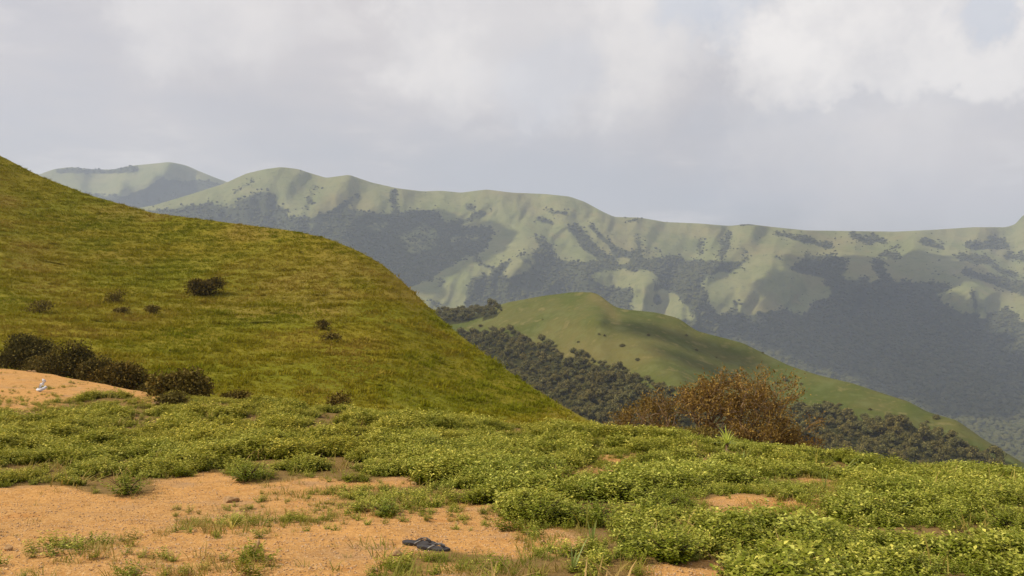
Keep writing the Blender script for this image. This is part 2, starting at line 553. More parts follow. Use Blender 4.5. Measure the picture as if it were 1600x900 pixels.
hill = sheet('grassy_hill', M['hill'], HILL, np.arange(-900, 1151, 4.0), 260, 1.25, hill_relief,
             [(2, .15), (6, 1), (14, 4), (30, 12), (60, 30), (120, 70)], hill_attr,
             'olive green grassy hill filling the left side behind the crest', 'hill')

RIDGE = [(520, 505, 640, 800, 230), (600, 500, 640, 800, 230), (690, 497, 630, 800, 225), (745, 489, 615, 800, 225), (770, 481, 608, 800, 225), (790, 473, 600, 800, 225), (850, 462, 585, 800, 225), (900, 456, 570, 800, 225), (930, 457, 560, 800, 225),
         (944, 466, 550, 800, 225), (956, 477, 540, 800, 225), (972, 483, 535, 800, 225), (1024, 488, 525, 800, 225), (1060, 497, 515, 800, 225), (1088, 517, 500, 805, 228),
         (1160, 536, 485, 810, 230), (1232, 572, 465, 815, 230), (1280, 588, 450, 820, 232), (1330, 600, 438, 825, 235), (1380, 617, 425, 830, 235),
         (1420, 630, 412, 835, 238), (1450, 647, 402, 840, 240), (1495, 660, 392, 845, 240), (1540, 693, 375, 850, 240), (1600, 732, 355, 860, 240), (1750, 830, 330, 900, 240), (1900, 930, 320, 960, 240)]
RSPUR = [(934, 462), (940, 497), (985, 530), (1045, 575), (1110, 625), (1180, 690)]
BENCH = [(690, 516), (800, 506), (880, 498), (938, 497)]


def ridge_relief(px, py, s, y):
    w = np.sin(np.clip(s, 0, 1) * math.pi) * .8 + .2
    d = seg_dist(px, py, RSPUR)
    r = -26 * np.exp(-(d / 55) ** 2) * np.clip((py - 462) / 40, 0, 1)
    right = np.clip((px - np.interp(py, [p[1] for p in RSPUR], [p[0] for p in RSPUR])) / 130, 0, 1)
    r = r + 50 * right * np.exp(-((px - 1120) / 130) ** 2) * w
    r = r - 7 * np.exp(-(seg_dist(px, py, BENCH) / 11) ** 2)
    x = (px - 800) / F * y
    return r + 22 * (fbm(x / 55, y / 90, 4, 61) - .5) * w + 5 * (fbm(x / 13, y / 16, 3, 67) - .5) * w


WOOD_A = [(706, 528), (740, 524), (800, 525), (865, 546), (920, 566), (972, 589), (1025, 603), (1060, 618), (1130, 640), (1234, 637), (1288, 645), (1342, 655), (1390, 661), (1438, 670),
          (1480, 686), (1540, 710), (1592, 744), (1640, 800), (1300, 800), (930, 790), (700, 640)]


def ridge_attr(px, py, x, y):
    jx = (fbm(x / 14, y / 14, 3, 71) - .5) * 40; jy = (fbm(x / 14, y / 14, 3, 73) - .5) * 18
    f = inpoly(px + jx, py + jy, WOOD_A).astype(float)
    f = np.maximum(f, .9 * (seg_dist(px + jx * .5, py + jy * .5, [(660, 505), (720, 500), (775, 488)]) < 7))
    dry = .28 * np.exp(-(seg_dist(px, py, [(925, 460), (950, 480), (965, 500)]) / 9) ** 2)
    dry = np.maximum(dry, .35 * np.exp(-((px - 930) / 110) ** 2 - ((py - 555) / 40) ** 2))
    return {'forest': f, 'dry': dry * (.4 + fbm(x / 20, y / 20, 3, 79))}


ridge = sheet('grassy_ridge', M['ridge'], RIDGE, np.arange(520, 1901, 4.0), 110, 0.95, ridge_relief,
              [(10, .5), (30, 4), (70, 18), (140, 55), (260, 130), (420, 230)], ridge_attr,
              'smooth green ridge with a rounded top descending to the right', 'ridge', 5.0)

RANGE = [(-500, 350, 3300), (-100, 345, 3300), (150, 336, 3250), (240, 321, 3200), (300, 303, 3200), (350, 287, 3250), (385, 271, 3250), (415, 264, 3280), (440, 261, 3300), (465, 264, 3300), (480, 269, 3280), (510, 278, 3250), (545, 273, 3250), (580, 285, 3250),
         (620, 294, 3250), (660, 299, 3280), (690, 298, 3300), (720, 301, 3300), (760, 296, 3300), (800, 301, 3300), (850, 303, 3300), (890, 307, 3280), (915, 316, 3250), (940, 330, 3220), (960, 339, 3220),
         (1000, 340, 3250), (1040, 347, 3300), (1090, 349, 3300), (1140, 353, 3300), (1170, 350, 3300), (1210, 355, 3300), (1260, 360, 3350), (1330, 361, 3400), (1400, 362, 3400), (1460, 359, 3400),
         (1520, 355, 3400), (1572, 355, 3400), (1588, 350, 3400), (1594, 340, 3400), (1606, 332, 3400), (1640, 318, 3400), (1750, 325, 3400), (1900, 345, 3400), (2200, 350, 3400)]
RANGE = [(a, b, c, 730, 1300) for a, b, c in RANGE]
SPURS = [  # polyline, half width in px, how far it stands forward in m
    ([(440, 262), (415, 292), (340, 312), (250, 326)], 26, 170), ([(545, 275), (505, 318), (470, 352)], 22, 140), ([(470, 268), (452, 300), (450, 335)], 13, 80),
    ([(620, 296), (590, 325), (585, 350)], 20, 110), ([(760, 300), (705, 340), (640, 375)], 30, 150), ([(890, 308), (960, 362), (1015, 415)], 26, 170), ([(805, 305), (815, 360), (815, 410)], 24, 130),
    ([(860, 306), (880, 350), (905, 400)], 16, 90), ([(830, 400), (740, 415), (655, 460)], 34, 190), ([(925, 432), (960, 422), (1018, 445)], 20, 130), ([(990, 490), (1020, 450), (1080, 494)], 26, 150),
    ([(1180, 352), (1150, 395), (1075, 440)], 13, 130), ([(1110, 352), (1115, 400)], 16, 90), ([(1310, 430), (1220, 428), (1105, 472)], 36, 260),
    ([(1260, 362), (1240, 395), (1190, 412)], 24, 120), ([(1330, 420), (1345, 416), (1365, 430)], 22, 110), ([(1380, 440), (1432, 398), (1510, 440)], 38, 250), ([(1450, 365), (1430, 400)], 22, 110),
    ([(1480, 470), (1525, 446), (1620, 492)], 34, 220), ([(1530, 358), (1500, 390)], 20, 100), ([(1340, 365), (1330, 400)], 18, 80), ([(1000, 342), (1040, 390)], 20, 90)]


def range_relief(px, py, s, y):
    w = np.clip(s * 4, 0, 1)
    r = 0
    for line, hw, a in SPURS:
        d = seg_dist(px, py, line)
        r = r - a * .62 * np.exp(-(d / hw) ** 2 * .55)
    # side spurs and gullies branching down the slope
    wx = px + 46 * (fbm(px / 80, py / 55, 3, 81) - .5) + .35 * (py - 350)
    wy = py + 30 * (fbm(px / 70, py / 60, 3, 82) - .5)
    g = np.abs(2 * fbm(wx / 54, wy / 120, 2, 83) - 1)
    g2 = np.abs(2 * fbm(wx / 24 + 7, wy / 48, 2, 85) - 1)
    r = r + (52 * (g - .3) + 30 * (g2 - .3)) * w * np.clip((py - 300) / 70 + .5, .45, 1)
    r = r + 26 * (fbm(px / 16, py / 22, 3, 87) - .5) * w
    return r


FOREST = [
    [(-500, 352), (180, 340), (240, 326), (304, 321), (360, 312), (392, 302), (420, 297), (436, 313), (452, 338), (476, 338), (500, 330), (520, 327), (580, 331), (600, 335), (640, 330), (672, 328), (702, 356), (762, 355), (776, 375),
     (762, 392), (722, 408), (675, 430), (641, 454), (560, 470), (-500, 470)],
    [(735, 437), (760, 426), (800, 432), (836, 421), (834, 395), (832, 365), (846, 372), (866, 388), (872, 404), (930, 408), (985, 418), (950, 420), (924, 430), (926, 442), (960, 446), (985, 452), (990, 478), (990, 500), (740, 500), (730, 468)],
    [(1015, 414), (1040, 402), (1100, 406), (1171, 405), (1130, 424), (1087, 437), (1104, 466), (1124, 490), (1178, 490), (1222, 480), (1259, 488), (1293, 456), (1296, 438), (1229, 419), (1249, 405), (1296, 398), (1323, 411), (1310, 436),
     (1350, 441), (1397, 439), (1492, 446), (1465, 466), (1499, 490), (1532, 497), (1566, 483), (1600, 503), (1900, 540), (2200, 560), (2200, 760), (900, 760), (960, 480), (1020, 500), (1085, 500), (1070, 475), (1030, 448)],
]
CLEARINGS = [[(628, 364), (668, 350), (694, 362), (676, 392), (642, 400), (626, 382)], [(436, 316), (447, 314), (462, 346), (450, 350)], [(560, 352), (600, 344), (612, 352), (575, 366)], [(470, 352), (505, 342), (520, 350), (488, 362)],
             [(700, 372), (738, 362), (748, 372), (712, 386)], [(330, 318), (372, 310), (380, 316), (345, 326)]]
STRIPS = [([(1143, 363), (1124, 397)], 5), ([(1100, 370), (1094, 398)], 4), ([(1212, 367), (1250, 374), (1300, 384)], 4), ([(1330, 367), (1357, 381)], 5), ([(1360, 367), (1386, 382)], 4), ([(1441, 376), (1467, 385)], 5),
          ([(1499, 402), (1549, 411)], 5), ([(1512, 386), (1566, 381)], 6), ([(1545, 372), (1552, 382)], 5), ([(1374, 398), (1397, 398)], 5), ([(1370, 411), (1386, 438)], 6), ([(1509, 425), (1566, 442), (1640, 470)], 7), ([(617, 301), (624, 333)], 6),
          ([(733, 320), (743, 325)], 5), ([(703, 352), (730, 342), (759, 331)], 5), ([(840, 341), (862, 349)], 4), ([(853, 327), (886, 333)], 2.5), ([(743, 405), (776, 424)], 4), ([(806, 395), (828, 410)], 3.5), ([(995, 368), (999, 394)], 4),
          ([(897, 358), (931, 394), (960, 412)], 7), ([(921, 354), (965, 392), (1020, 416)], 5), ([(494, 290), (480, 324)], 5), ([(562, 303), (534, 326)], 5), ([(402, 279), (366, 302)], 3), ([(1575, 398), (1610, 404)], 5), ([(970, 345), (1000, 347)], 1.5),
          ([(1160, 352), (1180, 351)], 2.5), ([(1300, 358), (1310, 361)], 2), ([(1555, 418), (1600, 436)], 4), ([(1085, 436), (1170, 404)], 2), ([(985, 418), (1060, 404)], 6), ([(1235, 372), (1262, 369)], 3), ([(765, 440), (745, 470)], 14)]


def blur(a, n):
    for _ in range(n):
        a = (a + np.roll(a, 1, 0) + np.roll(a, -1, 0)) / 3
        a = (a + np.roll(a, 1, 1) + np.roll(a, -1, 1)) / 3
    return a


def range_attr(px, py, x, y):
    jx = (fbm(x / 60, y / 90, 4, 91) - .5) * 34; jy = (fbm(x / 60, y / 90, 4, 93) - .5) * 16
    jx = jx + (fbm(x / 16, y / 22, 3, 191) - .5) * 20; jy = jy + (fbm(x / 16, y / 22, 3, 193) - .5) * 11
    f = np.zeros(px.shape, bool)
    for p in FOREST: f |= inpoly(px + jx, py + jy, p)
    for l, w in STRIPS: f |= seg_dist(px + jx * .5, py + jy * .5, l) < w * (.6 + .9 * fbm(x / 80, y / 80, 2, 95))
    f |= (fbm(x / 45, y / 60, 3, 97) > .735) & (py > 372)
    dry = .3 * np.clip((fbm(x / 200, y / 200, 4, 99) - .55) * 5, 0, 1)
    f = f.astype(float)
    for p in CLEARINGS: f = np.where(inpoly(px + jx, py + jy, p), f * .5, f)
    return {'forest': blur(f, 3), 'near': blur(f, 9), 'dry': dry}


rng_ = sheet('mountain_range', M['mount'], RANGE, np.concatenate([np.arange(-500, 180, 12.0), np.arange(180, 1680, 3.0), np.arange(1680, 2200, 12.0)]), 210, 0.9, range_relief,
             [(30, 4), (90, 25), (200, 90), (420, 220), (800, 380)], range_attr,
             'long hazy mountain range of grass slopes and dark wooded gullies', 'mountain', 3.0)

FARM = [(-400, 300, 4700, 400, 3900), (-100, 300, 4700, 400, 3900), (20, 284, 4700, 400, 3900), (60, 273, 4700, 400, 3900), (85, 264, 4700, 400, 3900), (110, 261, 4700, 400, 3900), (135, 264, 4700, 400, 3900), (175, 265, 4700, 400, 3900), (205, 259, 4700, 400, 3900), (235, 256, 4700, 400, 3900),
        (265, 253, 4700, 400, 3900), (290, 258, 4700, 400, 3900), (315, 269, 4700, 400, 3900), (340, 279, 4700, 400, 3900), (400, 300, 4700, 400, 3900), (520, 340, 4700, 420, 3900), (700, 380, 4700, 430, 3900)]


def far_relief(px, py, s, y):
    r = 0
    for line, hw, a in (([(265, 254), (225, 290), (170, 310)], 24, 200), ([(110, 262), (120, 300)], 22, 140), ([(205, 260), (190, 285)], 14, 120), ([(300, 262), (330, 300)], 20, 150)):
        r = r - a * np.exp(-(seg_dist(px, py, line) / hw) ** 2)
    return r + 150 * (fbm(px / 34, py / 50, 4, 103) - .5)


def far_attr(px, py, x, y):
    j = (fbm(x / 110, y / 150, 4, 105) - .5) * 30
    f = inpoly(px + j, py + j * .5, [(-400, 300), (60, 288), (120, 300), (165, 305), (215, 296), (240, 280), (255, 275), (268, 285), (300, 280), (330, 284), (420, 300), (700, 400), (-400, 420)])
    f |= seg_dist(px + j * .3, py + j * .2, [(90, 266), (140, 268), (175, 270), (210, 263)]) < 4
    return {'forest': f.astype(float), 'dry': np.zeros(px.shape)}


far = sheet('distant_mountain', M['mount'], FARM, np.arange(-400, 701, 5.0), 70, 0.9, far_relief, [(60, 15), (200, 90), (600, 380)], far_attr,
            'faint twin peaked mountain farthest off above the grassy hill', 'mountain', 3.0)


def valley_floor():
    n = 40
    g = np.linspace(-6500, 6500, n)
    X, Y = np.meshgrid(g, g)
    Z = -330 + 60 * (fbm(X / 900, Y / 900, 4, 111) - .5)
    o = mesh_obj('valley_floor', np.stack([X, Y, Z], -1), grid_faces(n, n), M['valley'], smooth=True)
    tag(o, 'dark wooded valley bottom below the mountains', 'valley', kind='structure')


valley_floor()

# ------------------------------------------------------------------ leaf and blade builders
def unit(v):
    return v / np.maximum(np.linalg.norm(v, axis=-1, keepdims=True), 1e-9)


def leaves(Pt, D, Nn, Ln, Wd, tip, fold=0.18):
    """Folded diamond leaves: base points, directions, up normals, lengths and widths."""
    D = unit(D); S = unit(np.cross(D, Nn)); U = np.cross(S, D)
    Ln = np.asarray(Ln)[:, None]; Wd = np.asarray(Wd)[:, None]
    b = Pt
    l = Pt + D * Ln * .45 + S * Wd * .5 + U * Wd * fold
    t = Pt + D * Ln - U * Ln * .12
    r = Pt + D * Ln * .45 - S * Wd * .5 + U * Wd * fold
    V = np.stack([b, l, t, r], 1).reshape(-1, 3)
    i = np.arange(len(Pt)) * 4
    Fc = np.concatenate([np.stack([i, i + 3, i + 2], 1), np.stack([i, i + 2, i + 1], 1)])
    return V, Fc, np.repeat(np.asarray(tip), 4)


def blades(base, az, ln, wd, lean, bend, rng, segs=3):
    """Arching grass or strap blades as tapering strips."""
    V, Fc = [], []
    for k in range(len(base)):
        d = np.array([math.cos(az[k]), math.sin(az[k]), 0]); s = np.array([-d[1], d[0], 0])
        p = np.array(base[k], float); a = lean[k]; st = ln[k] / segs
        i0 = len(V)
        for q in range(segs + 1):
            w = wd[k] * (1 - (q / segs) ** 1.6) * (.7 + .3 * min(1, q + .4)) + .0008
            V.append(p + s * w / 2); V.append(p - s * w / 2)
            p = p + (d * math.sin(a) + np.array([0, 0, 1]) * math.cos(a)) * st
            a += bend[k] / segs
        for q in range(segs):
            j = i0 + q * 2
            Fc.append((j, j + 1, j + 3, j + 2))
    return np.array(V), np.array(Fc)


def tubes(paths, sides=5):
    """Joined tapering tubes; each path is a list of (point, radius)."""
    V, Fc = [], []
    for path in paths:
        i0 = len(V)
        pts = [np.array(p, float) for p, _ in path]
        for k, (p, r) in enumerate(path):
            d = pts[min(k + 1, len(pts) - 1)] - pts[max(k - 1, 0)]
            d = d / max(np.linalg.norm(d), 1e-9)
            a = np.cross(d, [0.31, 0.87, 0.39]); a /= max(np.linalg.norm(a), 1e-9); b = np.cross(d, a)
            for q in range(sides):
                t = 2 * math.pi * q / sides
                V.append(pts[k] + (a * math.cos(t) + b * math.sin(t)) * r)
        for k in range(len(path) - 1):
            for q in range(sides):
                u, v = i0 + k * sides + q, i0 + k * sides + (q + 1) % sides
                Fc.append((u, v, v + sides, u + sides))
    return np.array(V), np.array(Fc)


def ico(sub):
    bm = bmesh.new(); bmesh.ops.create_icosphere(bm, subdivisions=sub, radius=1)
    v = np.array([x.co[:] for x in bm.verts]); f = np.array([[q.index for q in p.verts] for p in bm.faces])
    bm.free(); return v, f


def blob(center, rad, rng, sub=1, jit=.18):
    v, f = ico(sub)
    n = 1 + jit * 2 * (rng.random(len(v)) - .5)
    return np.array(center) + v * n[:, None] * np.array(rad), f


def merge(parts):
    V, Fc, o = [], [], 0
    for v, f in parts:
        V.append(v); Fc.append(f + o); o += len(v)
    return np.concatenate(V), np.concatenate(Fc)


def scatter(name, pts, rot, scl, idx, tint, protos, mat):
    """One object that repeats the prototype meshes over its points (ground cover nobody could count)."""
    me = bpy.data.meshes.new(name)
    pts = np.asarray(pts, float)
    me.vertices.add(len(pts)); me.vertices.foreach_set('co', pts.ravel())
    for an, ty, av, key in (('rot', 'FLOAT_VECTOR', rot, 'vector'), ('scl', 'FLOAT_VECTOR', scl, 'vector'), ('idx', 'INT', idx, 'value'), ('tint', 'FLOAT', tint, 'value')):
        a = me.attributes.new(an, ty, 'POINT')
        a.data.foreach_set(key, np.asarray(av, np.int32 if ty == 'INT' else np.float32).ravel())
    me.materials.append(mat)
    ob = bpy.data.objects.new(name, me); COL.objects.link(ob)
    pc = bpy.data.collections.new(name + '_kinds')
    for p in protos: pc.objects.link(p)
    ng = bpy.data.node_groups.new(name, 'GeometryNodeTree')
    ng.interface.new_socket('Geometry', in_out='INPUT', socket_type='NodeSocketGeometry')
    ng.interface.new_socket('Geometry', in_out='OUTPUT', socket_type='NodeSocketGeometry')
    N, L = ng.nodes.new, ng.links.new
    gi, go = N('NodeGroupInput'), N('NodeGroupOutput')
    ip = N('GeometryNodeInstanceOnPoints'); ci = N('GeometryNodeCollectionInfo')
    ci.inputs['Collection'].default_value = pc
    ci.inputs['Separate Children'].default_value = True; ci.inputs['Reset Children'].default_value = True
    L(gi.outputs[0], ip.inputs['Points']); L(ci.outputs[0], ip.inputs['Instance'])
    ip.inputs['Pick Instance'].default_value = True

    def at(n, ty):
        a = N('GeometryNodeInputNamedAttribute'); a.data_type = ty; a.inputs['Name'].default_value = n
        return a.outputs['Attribute']
    L(at('idx', 'INT'), ip.inputs['Instance Index']); L(at('rot', 'FLOAT_VECTOR'), ip.inputs['Rotation']); L(at('scl', 'FLOAT_VECTOR'), ip.inputs['Scale'])
    L(ip.outputs[0], go.inputs[0])
    md = ob.modifiers.new('scatter', 'NODES'); md.node_group = ng
    return ob


def upright(n, rng, tilt=.15):
    return np.stack([rng.normal(0, tilt, n), rng.normal(0, tilt, n), rng.random(n) * 6.283], 1)


# ------------------------------------------------------------------ woods
def wood_crown_mesh(seed):
    rng = np.random.default_rng(seed)
    parts = []; tips = []
    V, Fc = [], []
    cen = []
    for k in range(7):
        a = rng.random() * 6.28; r = rng.random() ** .5 * 1.7
        c = np.array([r * math.cos(a), r * math.sin(a), 3.1 + rng.random() * 1.9 - r * .5]); rd = np.array([1, 1, .8]) * (1.0 + rng.random() * .6)
        cen.append((c, rd)); parts.append(blob(c, rd * .86, rng, 1, .2))
    v, f = merge(parts); tip = np.full(len(v), .05)
    n = 420
    which = rng.integers(0, 7, n); d = unit(rng.normal(size=(n, 3)) + np.array([0, 0, .35]))
    p = np.array([cen[w][0] + cen[w][1] * d[i] * (.82 + .3 * rng.random()) for i, w in enumerate(which)])
    lv, lf, lt = leaves(p, unit(d + rng.normal(size=(n, 3)) * .8), d, .35 + .35 * rng.random(n), .3 + .25 * rng.random(n), rng.random(n) ** 1.5)
    V = np.concatenate([v, lv]); Fc = np.concatenate([f, lf + len(v)])
    return V, Fc, np.concatenate([tip, lt])


def trunk_mesh(seed, h=3.2):
    rng = np.random.default_rng(seed)
    paths = [[((0, 0, -1.2), .24), ((.05, .05, 1.2), .18), ((.1 * rng.normal(), .1, h), .1)]]
    for k in range(3):
        a = rng.random() * 6.28
        paths.append([((0, 0, 1.4), .1), ((.8 * math.cos(a), .8 * math.sin(a), 2.6), .07), ((1.4 * math.cos(a), 1.4 * math.sin(a), 3.8), .03)])
    return tubes(paths, 5)


def sample_sheet(sh, mask_fn, density, rng, front_only=True):
    X, Y, Z = sh['X'], sh['Y'], sh['Z']
    if front_only: X, Y, Z = X[:sh['nf']], Y[:sh['nf']], Z[:sh['nf']]
    G = np.stack([X, Y, Z], -1)
    e1 = G[:-1, 1:] - G[:-1, :-1]; e2 = G[1:, :-1] - G[:-1, :-1]
    area = np.abs(e1[..., 0] * e2[..., 1] - e1[..., 1] * e2[..., 0])
    w = mask_fn(sh['PX'][:X.shape[0] - 1, :-1], sh['PY'][:X.shape[0] - 1, :-1], {k: v[:X.shape[0] - 1, :-1] for k, v in sh['at'].items()}, Y[:-1, :-1])
    lam = (area * w * density).ravel()
    tot = lam.sum(); n = int(tot)
    c = rng.choice(len(lam), n, p=lam / tot)
    u, v = rng.random(n)[:, None], rng.random(n)[:, None]
    A = G[:-1, :-1].reshape(-1, 3)[c]; B = G[:-1, 1:].reshape(-1, 3)[c]; Cc = G[1:, 1:].reshape(-1, 3)[c]; Dd = G[1:, :-1].reshape(-1, 3)[c]
    return (A * (1 - u) + B * u) * (1 - v) + (Dd * (1 - u) + Cc * u) * v, c


def occluder(px):
    h = np.interp(px, [t[0] for t in HILL], [t[1] for t in HILL])
    c = np.interp(px, [t[0] for t in CREST], [t[2] - 18 for t in CREST])
    return np.minimum(h, c)


def build_woods():
    rng = np.random.default_rng(5)

    def near_mask(px, py, at, y):
        return ((at['forest'] > .5) & (py < occluder(px) + 60) & (px < 1680)).astype(float)
    pts, _ = sample_sheet(ridge, near_mask, 1 / 8.0, rng)
    # keep crowns apart
    order = rng.permutation(len(pts)); kept = []; cell = {}
    for i in order:
        k = (int(pts[i, 0] // 3.6), int(pts[i, 1] // 3.6)); ok = True
        for a in (-1, 0, 1):
            for b in (-1, 0, 1):
                for q in cell.get((k[0] + a, k[1] + b), ()):
                    if (pts[q, 0] - pts[i, 0]) ** 2 + (pts[q, 1] - pts[i, 1]) ** 2 < 2.7 ** 2: ok = False
        if ok: cell.setdefault(k, []).append(i); kept.append(i)
    pts = pts[kept]
    sc = .48 + .85 * rng.random(len(pts)) ** 2.2
    px, py = to_px(pts[:, 0], pts[:, 1], pts[:, 2] + 4.5 * sc)
    vis = (py < occluder(px) - 1) & (px > 690) & (px < 1605)
    vi = np.nonzero(vis)[0]
    size = sc[vi] / pts[vi, 1]
    near = set(vi[np.argsort(-size)[:290]].tolist())
    crowns, trunks = [], []
    for k in range(5):
        V, Fc, tp = wood_crown_mesh(200 + k)
        crowns.append(mesh_obj('crown', V, Fc, M['crown'], attrs={'tip': tp}, link=False))
        tv, tf = trunk_mesh(300 + k)
        trunks.append(mesh_obj('trunk', tv, tf, M['darkbark'], link=False))
    for n, i in enumerate(sorted(near)):
        k = n % 5
        r = empty('broadleaf_tree', pts[i], rng.random() * 6.28)
        r.scale = (sc[i], sc[i], sc[i] * (.8 + .35 * rng.random()))
        c = crowns[k].copy(); COL.objects.link(c); c.parent = r
        t = trunks[k].copy(); COL.objects.link(t); t.parent = r
        right = px[i] > 1130
        tag(r, 'dark round crowned tree in the wood at the right below the ridge' if right else 'dark round crowned tree in the wood between the grassy hill and the ridge', 'tree',
            'trees in the right hand wood below the ridge' if right else 'trees in the wood beside the grassy hill')
    rest = [i for i in range(len(pts)) if i not in near]
    # trees behind the saddle, where the ridge meets the hill
    sad = []
    for k in range(150):
        qx = 650 + 140 * rng.random(); yy = 640 + 70 * rng.random()
        ln = np.interp(qx, [650, 700, 750, 790], [493, 497, 488, 475])
        top = np.interp(qx, [650, 690, 740, 775, 792], [478, 470, 468, 468, 472]) + 6
        sad.append(tuple(P(qx, ln + (top - ln) * rng.random() + 6, yy)))
    sad = np.array(sad); ss = .7 + .4 * rng.random(len(sad)); sad[:, 2] -= 2.8 * ss
    allp = np.concatenate([pts[rest], sad]); alls = np.concatenate([sc[rest], ss])
    proto = []
    for k in range(5):
        V, Fc, tp = wood_crown_mesh(220 + k)
        proto.append(mesh_obj('crown_kind', V, Fc, M['crown'], attrs={'tip': tp}, link=False))
    o = scatter('forest', allp, upright(len(allp), rng, .05), np.repeat(alls[:, None], 3, 1), rng.integers(0, 5, len(allp)), rng.random(len(allp)), proto, M['crown'])
    tag(o, 'dense dark wood on the lower flanks of the grassy ridge', 'forest', kind='stuff')

    # lone bushes dotted over the ridge
    lone = [(752, 510, 1.0), (905, 534, .55), (936, 523, .5), (945, 524, .45), (972, 541, .9), (998, 562, .8), (1010, 525, .6), (1072, 524, .6), (848, 500, .35), (1228, 594, 1.0), (1212, 600, .5),
            (1252, 600, .5), (1466, 655, .9), (1450, 660, .5), (1194, 553, .5), (1120, 560, .45), (1086, 548, .5), (1150, 580, .45), (1360, 640, .6), (1310, 633, .7), (1288, 628, .5)]
    bush = []
    for k in range(3):
        V, Fc, tp = wood_crown_mesh(240 + k); V = V.copy(); V[:, 2] = (V[:, 2] - 1.9) * .8
        bush.append(mesh_obj('bush_kind', V, Fc, M['crown'], attrs={'tip': tp}, link=False))
    nf = ridge['nf']
    for n, (qx, qy, s) in enumerate(lone):
        d = (ridge['PX'][:nf] - qx) ** 2 + (ridge['PY'][:nf] - qy) ** 2
        j = np.unravel_index(np.argmin(d), d.shape)
        o = bush[n % 3].copy(); o.name = 'hillside_bush'; COL.objects.link(o)
        o.location = (ridge['X'][j], ridge['Y'][j], ridge['Z'][j]); o.scale = (s * (.55 + .4 * rng.random()), s * .75, s * (.45 + .3 * rng.random())); o.rotation_euler = (0, 0, rng.random() * 6)
        if n == 0: lab = 'largest lone bush on the upper left grass of the ridge beside the wood'
        elif (qx, qy) == (1228, 594): lab = 'lone round bush on the shaded right flank of the ridge above the brown trees'
        elif (qx, qy) == (1466, 655): lab = 'lone bush near the lower right end of the ridge crest'
        else: lab = 'small dark bush dotted on the grass of the ridge'
        tag(o, lab, 'bush', 'bushes dotted over the grassy ridge')

    # far woods
    def far_mask(px, py, at, y):
        view = (px > 150) & (px < 1700) & (py < np.interp(px, [150, 500, 640, 700, 900, 1100, 1280, 1420, 1600, 1700], [350, 390, 480, 510, 500, 540, 610, 650, 745, 780]))
        return np.where(view, np.clip(at['forest'], 0, 1) ** 1.6 + .005 + .09 * at['near'], 0.0)
    fp, fc = sample_sheet(rng_, far_mask, 1 / 78.0, rng)
    fw = rng_['at']['forest'][:rng_['nf'] - 1, :-1].ravel()[fc]
    fp2, _ = sample_sheet(far, lambda px, py, at, y: ((at['forest'] > .5) & (px > 40) & (px < 400) & (py < 345)).astype(float), 1 / 260.0, rng)
    fp = np.concatenate([fp, fp2]); fw = np.concatenate([fw, np.ones(len(fp2))])
    fs = (2.9 + 4.6 * rng.random(len(fp)) ** 2.2) * (.5 + .5 * fw)
    proto = []
    for k in range(4):
        v, f = merge([blob((0, 0, .35), (1, 1, .85), rng, 1, .28), blob((.5, .3, .6), (.6, .6, .55), rng, 1, .3), blob((-.5, -.2, .5), (.65, .55, .5), rng, 1, .3)])
        proto.append(mesh_obj('far_crown_kind', v, f, M['farcrown'], attrs={'tip': rng.random(len(v)) * .5}, link=False))
    o = scatter('mountain_forest', fp, upright(len(fp), rng, .1), np.repeat(fs[:, None], 3, 1) * (.85 + .3 * rng.random((len(fp), 3))), rng.integers(0, 4, len(fp)), rng.random(len(fp)), proto, M['farcrown'])
    tag(o, 'dark forest filling the gullies and valley of the mountain range', 'forest', kind='stuff')
    print('wood', len(pts), 'visible', len(vi), 'far', len(fp))


build_woods()


# ------------------------------------------------------------------ the clouds that shade the mountains
def sheet_point(sh, qx, qy):
    nf = sh['nf']
    d = (sh['PX'][:nf] - qx) ** 2 + (sh['PY'][:nf] - qy) ** 2
    j = np.unravel_index(np.argmin(d), d.shape)
    return Vector((sh['X'][j], sh['Y'][j], sh['Z'][j]))


def build_cloud(shade, alt, label, seed, sh=None, step=62.0, base=44.0):
    rng = np.random.default_rng(seed)
    foot = []
    for qx, qy in shade:
        p = sheet_point(sh or rng_, qx, qy); k = (alt - p.z) / SUN.z
        foot.append((p.x + SUN.x * k, p.y + SUN.y * k))
    fx = [p[0] for p in foot]; fy = [p[1] for p in foot]
    parts = []
    for x in np.arange(min(fx), max(fx), step):
        for y in np.arange(min(fy), max(fy), step):
            q = np.array([x, y]) + rng.normal(0, step * .22, 2)
            if inpoly(np.array([q[0]]), np.array([q[1]]), foot)[0]:
                d = float(seg_dist(np.array([q[0]]), np.array([q[1]]), foot + foot[:1])[0])
                r = base + min(d, 160) * (.28 if base > 30 else .12) + rng.random() * base * .36
                parts.append(blob((q[0], q[1], alt + r * .4 + rng.random() * 20), (r, r, r * .75), rng, 2, .06))
    v, f = merge(parts)
    o = mesh_obj('cloud', v, f, M['cloud'], smooth=True)
    tag(o, label, 'cloud', kind='stuff')


build_cloud([(545, 345), (575, 334), (600, 334), (672, 328), (702, 354), (765, 354), (778, 375), (762, 394), (722, 410), (675, 432), (640, 456), (575, 440), (548, 400)], 1750, 'white heaped cloud above the left part of the mountain range', 3)
build_cloud([(1196, 486), (1200, 440), (1226, 420), (1260, 404), (1320, 404), (1390, 408), (1432, 394), (1480, 404), (1512, 432), (1490, 448), (1462, 468), (1500, 500), (1560, 540), (1590, 620), (1500, 660), (1330, 590), (1150, 530), (1125, 500)], 1750,
            'white heaped cloud above the right hand valley', 4)
build_cloud([(958, 500), (985, 492), (1060, 503), (1095, 524), (1165, 545), (1235, 580), (1262, 596), (1215, 606), (1120, 592), (1060, 570), (1000, 540)], 1150, 'small unseen white cloud added to shade the right flank of the grassy ridge', 6, ridge, 40.0, 12.0)  # broken cloud added out of view; its gaps thin the shade on the flank

